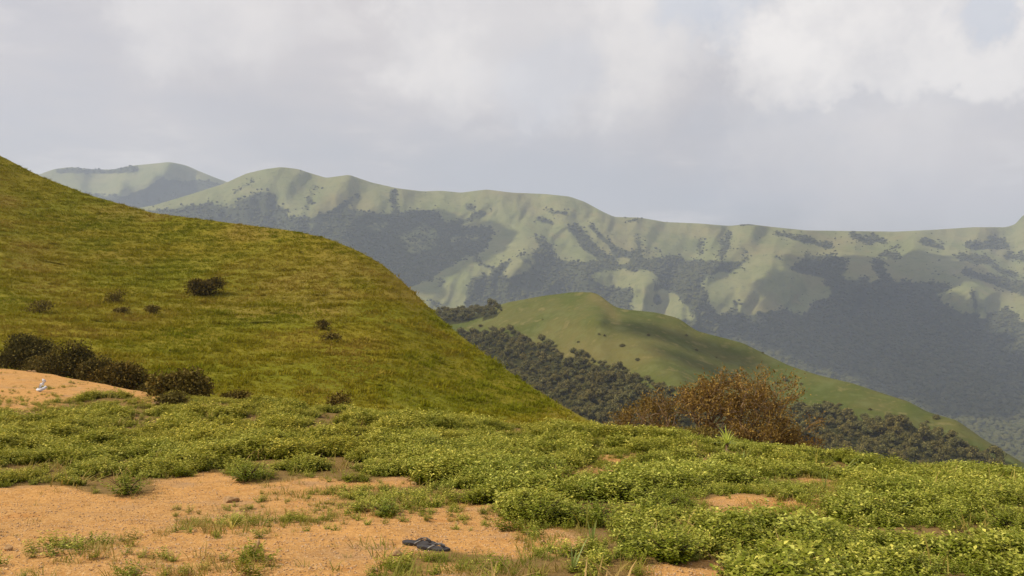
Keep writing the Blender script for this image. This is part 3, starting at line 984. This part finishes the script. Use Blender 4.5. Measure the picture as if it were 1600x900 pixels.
# ------------------------------------------------------------------ haze
hz = Mat('haze_air')
pv = hz.N('ShaderNodeVolumePrincipled')
pv.inputs['Color'].default_value = (0.63, 0.72, 0.91, 1)
pv.inputs['Density'].default_value = 1.55e-4
pv.inputs['Anisotropy'].default_value = 0.1
hz.L(pv.outputs[0], hz.out.inputs['Volume'])
x0, x1, y0, y1, z0, z1 = -6600, 6600, -6600, 6600, -420, 720
hb = mesh_obj('haze', [(x0, y0, z0), (x1, y0, z0), (x1, y1, z0), (x0, y1, z0), (x0, y0, z1), (x1, y0, z1), (x1, y1, z1), (x0, y1, z1)],
              [(0, 3, 2, 1), (4, 5, 6, 7), (0, 1, 5, 4), (1, 2, 6, 5), (2, 3, 7, 6), (3, 0, 4, 7)], hz.m)
tag(hb, 'pale blue haze lying over the whole valley', 'haze', kind='stuff')


# ------------------------------------------------------------------ tufts on the hill
def tuft_proto(name, seed, n, ln, wd, mat, spread):
    rng = np.random.default_rng(seed)
    base = np.stack([rng.normal(0, spread, n), rng.normal(0, spread, n), np.full(n, -.02)], 1)
    V, Fc = blades(base, rng.random(n) * 6.28, ln * (.6 + .6 * rng.random(n)), wd * (.7 + .6 * rng.random(n)), .15 + .5 * rng.random(n), .5 + .8 * rng.random(n), rng)
    return mesh_obj(name, V, Fc, mat, link=False)


def build_hill_tufts():
    rng = np.random.default_rng(15)

    def mask(px, py, at, y):
        return ((px > -40) & (px < 1000) & (py < 700)).astype(float)
    pts, c = sample_sheet(hill, mask, 22.0, rng)
    dry = hill['at']['dry'][:hill['nf'] - 1, :-1].ravel()[c]
    n = len(pts)
    tint = np.clip(fbm(pts[:, 0] / 5, pts[:, 1] / 7, 4, 133) * 1.3 - .28 + dry * .55, 0, 1)
    protos = [tuft_proto('hill_tuft_kind', 400 + k, 11, .20, .045, M['tuft'], .13) for k in range(4)]
    s = np.where(rng.random(n) < .12, 1.5, .95) * (.45 + .5 * rng.random(n)) * (.25 + 1.5 * fbm(pts[:, 0] / 1.3, pts[:, 1] / .8, 3, 135))
    step = (pts[:, 2] / .55 + 2.4 * fbm(pts[:, 0] / 9, pts[:, 1] / 9, 3, 137)) % 1.0    # sheep-track terraces
    s = s * (.62 + .75 * step)
    o = scatter('hill_grass', pts, upright(n, rng, .15), np.stack([s, s, s], 1), rng.integers(0, 4, n), tint, protos, M['tuft'])
    tag(o, 'tufted olive and rusty grass covering the left hill', 'grass', kind='stuff')
    print('hill tufts', n)


build_hill_tufts()


# ------------------------------------------------------------------ bushes
def bush_parts(seed, w, h, nleaf, leaf, lobes=7, depth=None, tipk=1.6):
    """A leafy bush: stems from the base and leaves through several lobes."""
    rng = np.random.default_rng(seed)
    depth = depth or w
    cen = []
    for k in range(lobes):
        a = rng.random() * 6.28; r = rng.random() ** .6
        c = np.array([math.cos(a) * r * w * .30, math.sin(a) * r * depth * .30, h * (.20 + .42 * rng.random() * (1.15 - .6 * r))])
        rd = np.array([w * .27, depth * .27, h * .27]) * (.75 + .55 * rng.random())
        cen.append((c, rd * (1.0 if lobes < 10 else .82)))
    which = rng.integers(0, lobes, nleaf)
    d = unit(rng.normal(size=(nleaf, 3)) + np.array([0, 0, .25]))
    rad = rng.random(nleaf) ** .38 * (.9 + .25 * rng.random(nleaf))
    C = np.array([c for c, _ in cen])[which]; R = np.array([r for _, r in cen])[which]
    p = C + R * d * rad[:, None]
    p[:, 2] = np.maximum(p[:, 2], .03)
    lv = leaves(p, unit(d + rng.normal(size=(nleaf, 3)) * .7), unit(d + rng.normal(size=(nleaf, 3)) * .4), leaf * (.7 + .7 * rng.random(nleaf)), leaf * (.45 + .3 * rng.random(nleaf)),
                (rng.random(nleaf) ** tipk) * np.clip(rad, 0, 1) ** 2)
    paths = []
    for c, rd in cen:
        b = np.array([rng.normal(0, w * .05), rng.normal(0, depth * .05), -.15])
        m = b * .5 + c * .5 + rng.normal(0, w * .03, 3)
        paths.append([(b, .02 + .012 * h), (m, .015 + .008 * h), (c, .012)])
        for q in range(4):
            e = c + rd * unit(rng.normal(size=3) + np.array([0, 0, .4])) * 1.0
            paths.append([(c * .75 + m * .25, .012), ((c + e) / 2 + rng.normal(0, .03, 3), .008), (e, .003)])
    return lv, tubes(paths, 4)


def build_bush(name, loc, seed, w, h, nleaf, leaf, mat, label, group=None, cat='bush', lobes=7, bark='darkbark', depth=None, tipk=1.6):
    r = empty(name, loc)
    (v, f, t), (bv, bf) = bush_parts(seed, w, h, nleaf, leaf, lobes, depth, tipk)
    mesh_obj('foliage', v, f, M[mat], r, attrs={'tip': t})
    mesh_obj('stems', bv, bf, M[bark], r, smooth=True)
    return tag(r, label, cat, group)


def on_hill(qx, qy):
    p = sheet_point(hill, qx, qy); return (p.x, p.y, p.z - .05)


G1 = 'dark bushes in the gully at the foot of the hill'
for spec in ((74, 584, 33, 76, 50, 'low brownish bush filling the gap between the two leftmost dark bushes', 'olive', 4200, .08),
             (156, 601, 30, 74, 56, 'ragged dark bush squeezed between two larger ones behind the path', 'bush', 5200, .085),
             (240, 618, 27, 64, 40, 'low dark scrub just left of the round olive bush', 'bush', 3600, .08),
             (28, 572, 34.5, 112, 62, 'tallest dark bush at the left edge behind the bare path', 'bush', 9000, .09),
             (112, 592, 31.5, 100, 72, 'blackish bush right behind the bare path beside the leftmost bush', 'bush', 9000, .09),
             (196, 610, 28.5, 92, 66, 'dark bush in the gully between the blackish bush and the paler round one', 'bush', 8500, .085),
             (282, 622, 23.5, 92, 62, 'round olive bush with shiny leaves at the end of the gully row', 'olive', 5200, .11)):
    qx, qy, y, wpx, hpx, lab, mat, nl, lf = spec
    w = wpx / F * y; h = hpx / F * y
    b = P(qx, qy, y); b.z -= .3
    build_bush('gully_bush', b, 500 + qx, w * 1.12, h * 1.25, nl, lf, mat, lab, G1, lobes=13)
for qx, qy, wpx, hpx, lab, mat in ((325, 461, 50, 34, 'solitary dark round bush in the middle of the grassy hill', 'bush'),
                                   (178, 472, 34, 20, 'brownish low bush on the hill left of the solitary round bush', 'olive'),
                                   (236, 490, 28, 15, 'small brown bush on the hill below left of the solitary round bush', 'olive'),
                                   (190, 488, 24, 10, 'thin brown scrub on the hill just under the brownish low bush', 'olive'),
                                   (516, 532, 30, 14, 'small dark scrub on the hill slope right of the middle', 'olive'),
                                   (504, 515, 22, 16, 'thin dry twiggy scrub above the small dark scrub on the slope', 'olive'),
                                   (58, 488, 46, 22, 'reddish brown scrub patch at the left edge of the hill', 'olive'),
                                   ):
    p = on_hill(qx, qy); y = p[1]
    build_bush('hill_bush', p, 700 + qx, wpx / F * y * 1.1, hpx / F * y * 1.25, 2600 if mat == 'bush' else 420, .17 if mat == 'bush' else .13, mat, lab, 'bushes on the grassy hill', lobes=6)
for qx, qy, y, wpx, hpx, lab, nl in ((528, 640, 27, 44, 34, 'dark weed clump behind the crest right of the gully bushes', 1400), (365, 630, 24, 60, 24, 'brown weedy clump at the foot of the hill beside the olive bush', 1500),
                                     (268, 626, 21.5, 50, 18, 'low green shrub in front of the round olive bush', 1300)):
    b = P(qx, qy, y); b.z -= .1
    build_bush('weed_clump', b, 800 + qx, wpx / F * y, hpx / F * y * 1.3, nl, .07, 'olive', lab, 'weed clumps along the crest')


# ------------------------------------------------------------------ the rusty brown trees beyond the crest
def twig_tree(seed, stems, spread, height, levels, leaf, per_tip, lean=(0, 0), crown_low=.25, kids=3):
    rng = np.random.default_rng(seed)
    paths, tips = [], []

    def grow(p, d, ln, r, lev):
        q = [(p.copy(), r)]; a = p.copy(); dd = d.copy()
        for k in range(3):
            dd = unit(dd + rng.normal(0, .20, 3) + np.array([0, 0, .05]))
            a = a + dd * ln / 3
            q.append((a.copy(), r * (1 - .14 * (k + 1))))
        paths.append(q)
        if lev >= levels - 2:
            for m in range(1, 4): tips.append((q[m][0], dd, lev))
        if lev < levels:
            for k in range(kids if lev else kids + 1):
                s = q[2][0] if k == 0 else q[3][0]
                nd = unit(dd + rng.normal(0, .55, 3) + np.array([lean[0] * .15, lean[1] * .15, .06]))
                nd[0] *= spread; nd = unit(nd)
                grow(s.copy(), nd, ln * (.62 + .22 * rng.random()), r * .58, lev + 1)
    for sx, sy, dx, dy, ln, r in stems:
        grow(np.array([sx, sy, -.2]), unit(np.array([dx, dy, 1.0])), ln, r, 0)
    P0, D0 = [], []
    for p, d, lev in tips:
        for k in range(per_tip):
            P0.append(p + rng.normal(0, .07, 3)); D0.append(d * .6 + rng.normal(0, .7, 3))
    P0 = np.array(P0); D0 = unit(np.array(D0)); n = len(P0)
    lv = leaves(P0, D0, unit(rng.normal(size=(n, 3)) + np.array([0, 0, .7])), leaf * (.6 + .8 * rng.random(n)), leaf * (.3 + .25 * rng.random(n)), rng.random(n) ** 1.3)
    return lv, tubes(paths, 5)


def build_twig_tree(name, loc, label, cat, mat, bark, group, **kw):
    r = empty(name, loc)
    (v, f, t), (bv, bf) = twig_tree(**kw)
    mesh_obj('crown', v, f, M[mat], r, attrs={'tip': t})
    mesh_obj('trunk', bv, bf, M[bark], r, smooth=True)
    return tag(r, label, cat, group)


GB = 'rusty brown trees and shrubs beyond the crest'
DY = 20.5


def at_tree(px, py, y=DY): return P(px, py, y)


build_twig_tree('rusty_tree', at_tree(1135, 706), 'rusty brown tree with open crooked branches, tallest beyond the crest', 'tree', 'rust', 'bark', GB,
                seed=32, stems=[(-.35, 0, -.55, 0, .72, .045), (-.05, 0, -.12, 0, .86, .05), (.22, .1, .45, .05, .90, .06), (.42, 0, .95, .1, .80, .05)], spread=1.15, height=2, levels=4, leaf=.072, per_tip=5)
build_twig_tree('rusty_shrub', at_tree(1005, 690, 21), 'low spreading rusty shrub at the left of the brown trees', 'shrub', 'rust', 'bark', GB,
                seed=35, stems=[(-.1, 0, -.6, 0, .42, .03), (.1, 0, .3, 0, .5, .03), (-.2, .1, -.1, .2, .5, .03), (.3, 0, .7, .1, .42, .03)], spread=1.35, height=1, levels=3, leaf=.066, per_tip=7)
build_twig_tree('rusty_shrub', at_tree(1200, 722, 19.5), 'dense rusty bush hanging down the right end of the brown trees', 'shrub', 'rust', 'bark', GB,
                seed=41, stems=[(-.2, 0, -.3, 0, .5, .035), (.1, 0, .35, 0, .5, .035), (.15, .1, .15, .2, .55, .035), (.35, 0, .75, .1, .4, .03)], spread=1.2, height=1, levels=3, leaf=.066, per_tip=8)
build_twig_tree('thin_twiggy_tree', at_tree(1072, 704, 20.8), 'thin pale stemmed twiggy tree between the rusty shrub and the tallest one', 'tree', 'rust', 'bark', GB,
                seed=47, stems=[(0, 0, -.12, 0, .72, .03), (.12, 0, .18, 0, .75, .03)], spread=1.0, height=1, levels=3, leaf=.055, per_tip=2)
build_bush('yellowish_shrub', at_tree(1078, 700, 19), 933, 1.75, .62, 2600, .06, 'yellowbush', 'low yellowish shrub at the feet of the rusty trees', GB, 'shrub', 8, 'bark')


# ------------------------------------------------------------------ low shrubs, grass and gravel of the foreground
def shrub_proto(name, seed, nstem, ht, rad, leaf, link=False, tip_gain=1.0, nodes=5):
    rng = np.random.default_rng(seed)
    Pt, D, Nn, Ln, Wd, tp = [], [], [], [], [], []
    for s in range(nstem):
        a = rng.random() * 6.28; lean = rng.random() ** .7
        top = np.array([math.cos(a) * rad * lean, math.sin(a) * rad * lean, ht * (.65 + .4 * rng.random()) * (1 - .35 * lean)])
        b = top * np.array([.25, .25, 0]); k = nodes
        for q in range(1, k + 1):
            t = q / k
            p = b + (top - b) * np.array([t ** .8, t ** .8, t])
            az = rng.random() * 6.28
            for o in (0, math.pi):
                pitch = .15 + .7 * t * rng.random() - .2
                d = np.array([math.cos(az + o) * math.cos(pitch), math.sin(az + o) * math.cos(pitch), math.sin(pitch)])
                Pt.append(p); D.append(d); Nn.append(np.array([0, 0, 1.0]) + rng.normal(0, .25, 3))
                sz = leaf * (1.1 - .45 * t) * (.75 + .5 * rng.random())
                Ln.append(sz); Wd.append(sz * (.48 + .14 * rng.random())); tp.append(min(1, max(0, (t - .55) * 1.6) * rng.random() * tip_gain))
    v, f, t = leaves(np.array(Pt), np.array(D), np.array(Nn), Ln, Wd, tp)
    return v, f, t


def clear_of_sandals(x, y):
    p = hit(668, 857)
    dx, dy = x - p.x, y - p.y
    return (dx / .30) ** 2 + (np.where(dy < 0, dy / .42, dy / .18)) ** 2 > 1


def build_cover():
    rng = np.random.default_rng(25)
    n = 150000
    y = 4.6 + (36 - 4.6) * rng.random(n) ** .8
    x = (rng.random(n) * 1.48 - .74) * y
    bare, sp = cover_maps(x, y)
    px = 800 + F * x / y
    yc = np.interp(px, [t[0] for t in CREST], [t[1] for t in CREST])
    lump = fbm(x / .55, y / .55, 3, 141)
    big = fbm(x / 2.2, y / 2.2, 3, 143)
    keep = ((bare < .5) | ((sp > .5) & (rng.random(n) < .5)) | ((big > .54) & (rng.random(n) < .16))) & (y < yc + 2.2) & (rng.random(n) < np.clip((lump - .36) * 5.5, .05, 1)) & (rng.random(n) < np.where(sp > .5, .5, 1.0))
    # even density over the area
    keep &= (rng.random(n) < np.clip(y / 14, .35, 1.0)) & clear_of_sandals(x, y)
    x, y, lump, big, bare, sp = x[keep], y[keep], lump[keep], big[keep], bare[keep], sp[keep]
    z = ground_z(x, y)
    s = np.minimum((.40 + 1.15 * np.clip((lump - .34) * 2.4, 0, 1)) * (.55 + .9 * big), 1.5) * np.where(sp > .5, .5, np.where(bare > .5, .34, 1 - .55 * np.clip(bare * 2, 0, 1))) * (.8 + .4 * rng.random(len(x)))
    s = s * np.where((800 + F * x / y > 1300) & (y < 10), .8, 1.0)
    m = len(x)
    protos = []
    for k in range(7):
        v, f, t = shrub_proto('shrub_kind', 600 + k, 12, .17, .16, .042, tip_gain=.22 + .17 * k, nodes=5)
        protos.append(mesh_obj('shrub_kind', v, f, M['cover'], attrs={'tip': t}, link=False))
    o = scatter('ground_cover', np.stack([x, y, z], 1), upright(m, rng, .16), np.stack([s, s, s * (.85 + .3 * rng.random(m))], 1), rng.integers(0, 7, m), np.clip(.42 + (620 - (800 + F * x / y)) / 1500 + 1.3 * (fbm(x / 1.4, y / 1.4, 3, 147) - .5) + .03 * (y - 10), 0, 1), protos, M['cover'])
    tag(o, 'low leafy green shrubs carpeting the crest in front', 'ground cover', kind='stuff')
    print('cover plants', m)

    # loose grass on the edges
    n = 30000
    y = 4.6 + (34 - 4.6) * rng.random(n) ** .9; x = (rng.random(n) * 1.48 - .74) * y
    bare, sp = cover_maps(x, y)
    g = fbm(x / .8, y / .8, 4, 151)
    keep = (rng.random(n) < np.where(sp > .5, 1.0, np.where((bare > .15) & (bare < .9), .5, np.where(bare > .9, .05, .10)))) & (g > .40) & clear_of_sandals(x, y)
    x, y, sp, bare = x[keep], y[keep], sp[keep], bare[keep]; m = len(x)
    tint = np.clip(fbm(x / 1.2, y / 1.2, 3, 153) * 1.5 - .25 + .1 * rng.normal(size=m), 0, 1)
    s = .35 + .6 * rng.random(m) ** 1.5 + np.where((bare < .15) & (sp < .5), 1.5 * rng.random(m) ** 2, 0)
    protos = [tuft_proto('grass_kind', 450 + k, 14, .13, .006, M['grass'], .05) for k in range(4)]
    o = scatter('grass', np.stack([x, y, ground_z(x, y)], 1), upright(m, rng, .15), np.stack([s * 1.2, s * 1.2, s], 1), rng.integers(0, 4, m), tint, protos, M['grass'])
    tag(o, 'thin dry and green grass around the bare earth', 'grass', kind='stuff')

    # gravel
    n = 190000
    y = 4.6 + (20 - 4.6) * rng.random(n) ** 1.3; x = (rng.random(n) * 1.4 - .7) * y
    bare, sp = cover_maps(x, y)
    keep = (bare > .3) & (rng.random(n) < .25 + .75 * fbm(x / .7, y / .7, 3, 161))
    y2 = 18 + 14 * rng.random(2600); x2 = (-.7 + .42 * rng.random(2600)) * y2
    b2, _ = cover_maps(x2, y2); k2 = b2 > .4
    x = np.concatenate([x[keep], x2[k2]]); y = np.concatenate([y[keep], y2[k2]]); m = len(x)
    s = .003 + .010 * rng.random(m) ** 4
    protos = []
    for k in range(4):
        v, f = blob((0, 0, .15), (1, .8, .42), rng, 1, .3)
        protos.append(mesh_obj('gravel_kind', v, f, M['stone'], link=False))
    o = scatter('gravel', np.stack([x, y, ground_z(x, y)], 1), upright(m, rng, .5), np.repeat(s[:, None], 3, 1), rng.integers(0, 4, m), rng.random(m), protos, M['stone'])
    tag(o, 'fine orange gravel strewn over the bare earth', 'gravel', kind='stuff')
    print('grass', m, 'gravel', m)


build_cover()


# single shrubs that stand out of the carpet
def build_low_shrub(qx, qy, wpx, hpx, label, seed, nst):
    p = hit(qx, qy); y = p.y
    w = wpx / F * y; h = hpx / F * y
    r = empty('leafy_shrub', p)
    v, f, t = shrub_proto('foliage', seed, nst, h, w / 2, .044, tip_gain=.5, nodes=7)
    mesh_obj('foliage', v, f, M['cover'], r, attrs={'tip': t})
    rng = np.random.default_rng(seed)
    paths = []
    for k in range(10):
        a = rng.random() * 6.28; q = np.array([math.cos(a) * w * .3, math.sin(a) * w * .3, h * .6])
        paths.append([((0, 0, -.03), .006), (tuple(q * np.array([.4, .4, .5])), .005), (tuple(q), .002)])
    sv, sf = tubes(paths, 4)
    mesh_obj('stems', sv, sf, M['darkbark'], r)
    tag(r, label, 'shrub', 'single leafy shrubs on the crest')


for spec in ((198, 772, 84, 42, 'dark green shrub alone at the top edge of the bare earth on the left', 41, 42),
             (385, 752, 80, 44, 'dark leafy shrub where the green carpet juts into the bare earth', 42, 44),
             (842, 818, 120, 62, 'large dark leafy shrub at the right end of the gravel above the sandals', 43, 70),
             (930, 822, 100, 52, 'leafy shrub just right of the largest one by the gravel', 44, 56),
             (1045, 798, 120, 50, 'dark leafy shrub left of the bare patch on the right', 45, 60),
             (1150, 850, 110, 52, 'leafy shrub in front of the bare patch on the right', 46, 60),
             (1050, 878, 110, 60, 'broad leafy shrub near the bottom edge right of the middle', 47, 64),
             (605, 806, 70, 26, 'small leafy shrub on the upper rim of the gravel', 48, 30),
             (1580, 835, 90, 46, 'dark leafy shrub at the right edge of the crest', 49, 50)):
    build_low_shrub(*spec)


# ------------------------------------------------------------------ strap leaved plants
def strap_plant(name, p, seed, n, ln, wd, mat, label, cat, group, lean=(.2, .9), bend=(.3, 1.0), z=0.0, stem=0.0):
    rng = np.random.default_rng(seed)
    r = empty(name, p)
    for k in range(n):
        a = 6.28 * k / n * 2.4 + rng.normal(0, .25)
        V, Fc = blades([(0, 0, stem)], [a], [ln * (.75 + .5 * rng.random())], [wd * (.8 + .4 * rng.random())], [lean[0] + (lean[1] - lean[0]) * rng.random()], [bend[0] + (bend[1] - bend[0]) * rng.random()], rng, 6)
        V[:, 2] += z
        mesh_obj('leaf', V, Fc, M[mat], r, smooth=True, attrs={'tip': np.full(len(V), rng.random())})
    if stem > 0:
        sv, sf = tubes([[((0, 0, -.1), .03), ((0, 0, stem * .5), .028), ((0, 0, stem + .02), .02)]], 6)
        mesh_obj('stem', sv, sf, M['bark'], r, smooth=True)
    return tag(r, label, cat, group)


q = P(1136, 702, 14.4)
strap_plant('rosette_plant', q, 61, 24, .30, .034, 'rosette', 'bright green spiky rosette plant in front of the rusty trees', 'plant', None, (.1, 1.35), (.2, .9), stem=.09)
for qx, qy, n, ln, wd, mat, lab, kw in (
        (762, 732, 5, .34, .045, 'blade', 'broad bladed pale green plant in the carpet left of the middle', dict()),
        (795, 684, 3, .30, .040, 'blade', 'bent broad blade lying over the carpet near the crest', dict(lean=(.7, 1.1), bend=(.6, 1))),
        (1318, 742, 5, .36, .045, 'blade', 'broad bladed plant on the right part of the crest beyond the bare patch', dict()),
        (1160, 730, 4, .30, .040, 'blade', 'broad bladed plant beside the rosette plant', dict()),
        (1395, 808, 3, .30, .055, 'blade', 'single wide pale leaf sticking out of the carpet at the right', dict(lean=(.5, .8))),
        (362, 826, 7, .16, .016, 'yblade', 'yellow withered blades in the bare earth on the left', dict(lean=(.2, 1.1))),
        (415, 706, 6, .24, .022, 'yblade', 'pale yellow blades rising from the carpet left of the middle', dict()),
        (1224, 796, 3, .15, .022, 'yblade', 'small yellow leaf standing at the rim of the right bare patch', dict(lean=(.05, .4))),
        (780, 745, 3, .22, .050, 'yblade', 'olive yellow leaf folded over below the broad bladed plant', dict(lean=(.9, 1.2))),
        (1288, 768, 5, .28, .020, 'blade', 'upright grassy plant behind the small bare gap on the right', dict(lean=(0, .3), bend=(.1, .3))),
        (925, 858, 8, .24, .016, 'blade', 'tall green grass tuft at the right end of the gravel', dict(lean=(.05, .5), bend=(.2, .6))),
        (895, 893, 8, .22, .016, 'blade', 'fresh green grass tuft at the bottom edge right of the sandals', dict(lean=(.05, .6), bend=(.2, .7)))):
    strap_plant('broad_leaf_plant', hit(qx, qy), 60 + qx, n, ln, wd, mat, lab, 'plant', 'strap leaved plants among the shrubs', z=-.01, **kw)
STALKS = ('tallest thin grass stalk standing against the wood on the right crest', 'second tallest grass stalk, nearer the rusty trees on the crest', 'short grass stalk just right of the tallest one on the crest',
          'short grass stalk far along the right crest near the foot of the ridge', 'grass stalk nearest the rusty bush on the crest', 'rightmost grass stalk at the edge of the crest')
for k, (qx, qy, ln) in enumerate(((1343, 730, .5), (1275, 722, .42), (1360, 735, .3), (1510, 752, .25), (1255, 716, .3), (1583, 756, .35))):
    p = hit(qx, qy + 16)
    strap_plant('grass_stalk', p, 160 + k, 2, ln, .012, 'yblade' if k % 2 else 'blade', STALKS[k], 'grass stalk', 'grass stalks on the right crest', (0, .18), (.05, .3))


# ------------------------------------------------------------------ stones
def build_stone(qx, qy, wpx, hpx, label, seed):
    p = hit(qx, qy); rng = np.random.default_rng(seed)
    w = wpx / F * p.y; h = hpx / F * p.y
    v, f = ico(3)
    a = unit(rng.normal(size=(16, 3)))
    for k in range(16):
        d = v @ a[k]; lim = .48 + .3 * rng.random()
        v = np.where((d > lim)[:, None], v - a[k] * (d - lim)[:, None], v)
    v = v + rng.normal(0, .012, v.shape)
    v = v * np.array([w * .62, w * .48, h * .75]); v[:, 2] += h * .10
    o = mesh_obj('stone', v, f, M['rock'])
    o.location = p; o.rotation_euler = (0, 0, rng.random() * 6)
    tag(o, label, 'stone', 'stones on the bare earth')


for k, (qx, qy, w, h, lab) in enumerate(((401, 860, 22, 22, 'upright brown stone in the bare earth left of the middle'), (619, 870, 24, 16, 'flat topped brown stone just left of the sandals'), (360, 784, 28, 12, 'flat pale stone near the top of the bare earth'),
                                         (264, 889, 14, 10, 'small pale stone near the bottom edge left of the middle'), (207, 897, 26, 12, 'low wide pale stone at the bottom edge on the left'), (14, 860, 16, 12, 'reddish stone at the lower left corner'),
                                         (585, 893, 14, 9, 'small pale stone by the bottom edge below the sandals'), (647, 756, 16, 6, 'thin pale chip of stone on the strip of earth above the gravel'), (848, 850, 12, 9, 'small whitish pebble on the gravel right of the sandals'),
                                         (252, 632, 26, 8, 'flat pale stone on the path by the olive bush'), (50, 578, 14, 4, 'small pale stone far along the bare path'))):
    build_stone(qx, qy, w, h, lab, 900 + k)


# ------------------------------------------------------------------ sandals
def build_sandal(qx, qy, rz, label, tilt, lift):
    p = hit(qx, qy)
    r = empty('flip_flop', p, rz); r.rotation_euler = (tilt[0], tilt[1], rz)
    r.location.z += lift
    n = 40; L = .265
    prof = []
    for k in range(n):
        a = 2 * math.pi * k / n
        x = math.cos(a) * L / 2
        u = (x + L / 2) / L
        w = np.interp(u, [0, .06, .18, .38, .55, .74, .9, 1], [.0, .025, .034, .031, .037, .047, .034, 0])
        s = 1 if math.sin(a) >= 0 else -1
        y = s * w + .006 * math.sin(u * 3.1) * (1 if s > 0 else .3)
        prof.append((x, y))
    V, Fc = [], []
    for z, g in ((0.0, .96), (.004, 1.0), (.019, 1.0), (.023, .96)):
        for x, y in prof: V.append((x * g, y * g, z + .010 * max(0, -x / L * 2) + .012 * max(0, x / L * 2 - .6)))
    for q in range(3):
        for k in range(n):
            a, b = q * n + k, q * n + (k + 1) % n
            Fc.append((a, b, b + n, a + n))
    Fc.append(tuple(range(n))[::-1]); Fc.append(tuple(range(3 * n, 4 * n)))
    mesh_obj('sole', V, Fc, M['rubber'], r)
    for s in (-1, 1):
        V, Fc = [], []
        for k in range(9):
            t = k / 8
            x = .088 * (1 - t) + -.028 * t + .01 * math.sin(t * 3.14)
            y = s * (.002 + .038 * t ** .8)
            z = .023 + .034 * math.sin(min(1, t * 1.02) * math.pi) ** .8 * (1 - .35 * t)
            w = .010 + .012 * math.sin(t * 3.0)
            for dx, dz in ((w, 0), (w * .3, .004), (-w * .3, .004), (-w, 0), (0, -.003)):
                V.append((x + dx * .9, y + s * -dx * .25, z + dz))
        for k in range(8):
            for q in range(5):
                a, b = k * 5 + q, k * 5 + (q + 1) % 5
                Fc.append((a, b, b + 5, a + 5))
        mesh_obj('strap', V, Fc, M['strap'], r, smooth=True)
    sv, sf = tubes([[((.09, 0, .018), .005), ((.089, 0, .032), .005), ((.086, 0, .042), .006)]], 8)
    mesh_obj('toe_post', sv, sf, M['strap'], r)
    return tag(r, label, 'sandal', 'pair of dark flip flops')


build_sandal(655, 853, -.10, 'dark flip flop lying behind the other one on the gravel', (0.03, 0, 0), .004)
build_sandal(677, 861, -.22, 'dark flip flop lying in front, nearest the grass', (-.05, .02, 0), .004)


# ------------------------------------------------------------------ white litter
def build_litter():
    p = hit(66, 612); rng = np.random.default_rng(77)
    y = p.y
    r = empty('plastic_bag', p)
    u = y / F * 1.25

    def crumple(c, rad, seed, turn):
        v, f = ico(2)
        cuts = unit(rng.normal(size=(14, 3)))
        for a in cuts:                                  # flat facets and dents of a squashed bag
            d = v @ a; lim = .25 + .6 * rng.random()
            v = np.where((d > lim)[:, None], v - a * (1.25 * (d - lim))[:, None], v)
        v = v + rng.normal(0, .05, v.shape)
        ca, sa = math.cos(turn), math.sin(turn)
        v = v * np.array(rad)
        v = np.stack([v[:, 0] * ca - v[:, 2] * sa, v[:, 1], v[:, 0] * sa + v[:, 2] * ca], 1)
        return np.array(c) + v, f
    v, f = crumple((0, 0, 3.5 * u), (8.5 * u, 6 * u, 6 * u), 5, .3)
    v2, f2 = crumple((-2.5 * u, 0, 8 * u), (4 * u, 3 * u, 5.5 * u), 6, -.5)
    v, f = merge([(v, f), (v2, f2)])
    mesh_obj('bag_body', v, f, M['white'], r)
    v, f = crumple((3 * u, 0, 14 * u), (3.4 * u, 2.2 * u, 4.6 * u), 8, .7)
    v2, f2 = tubes([[((0, 0, 9 * u), 2.2 * u), ((2 * u, 0, 11.5 * u), 1.1 * u), ((3 * u, 0, 14 * u), 2 * u)]], 7)
    mesh_obj('knotted_top', v, f, M['white'], r)
    mesh_obj('twisted_neck', v2, f2, M['white'], r)
    tag(r, 'crumpled white plastic litter on the bare path at the left', 'litter')


build_litter()
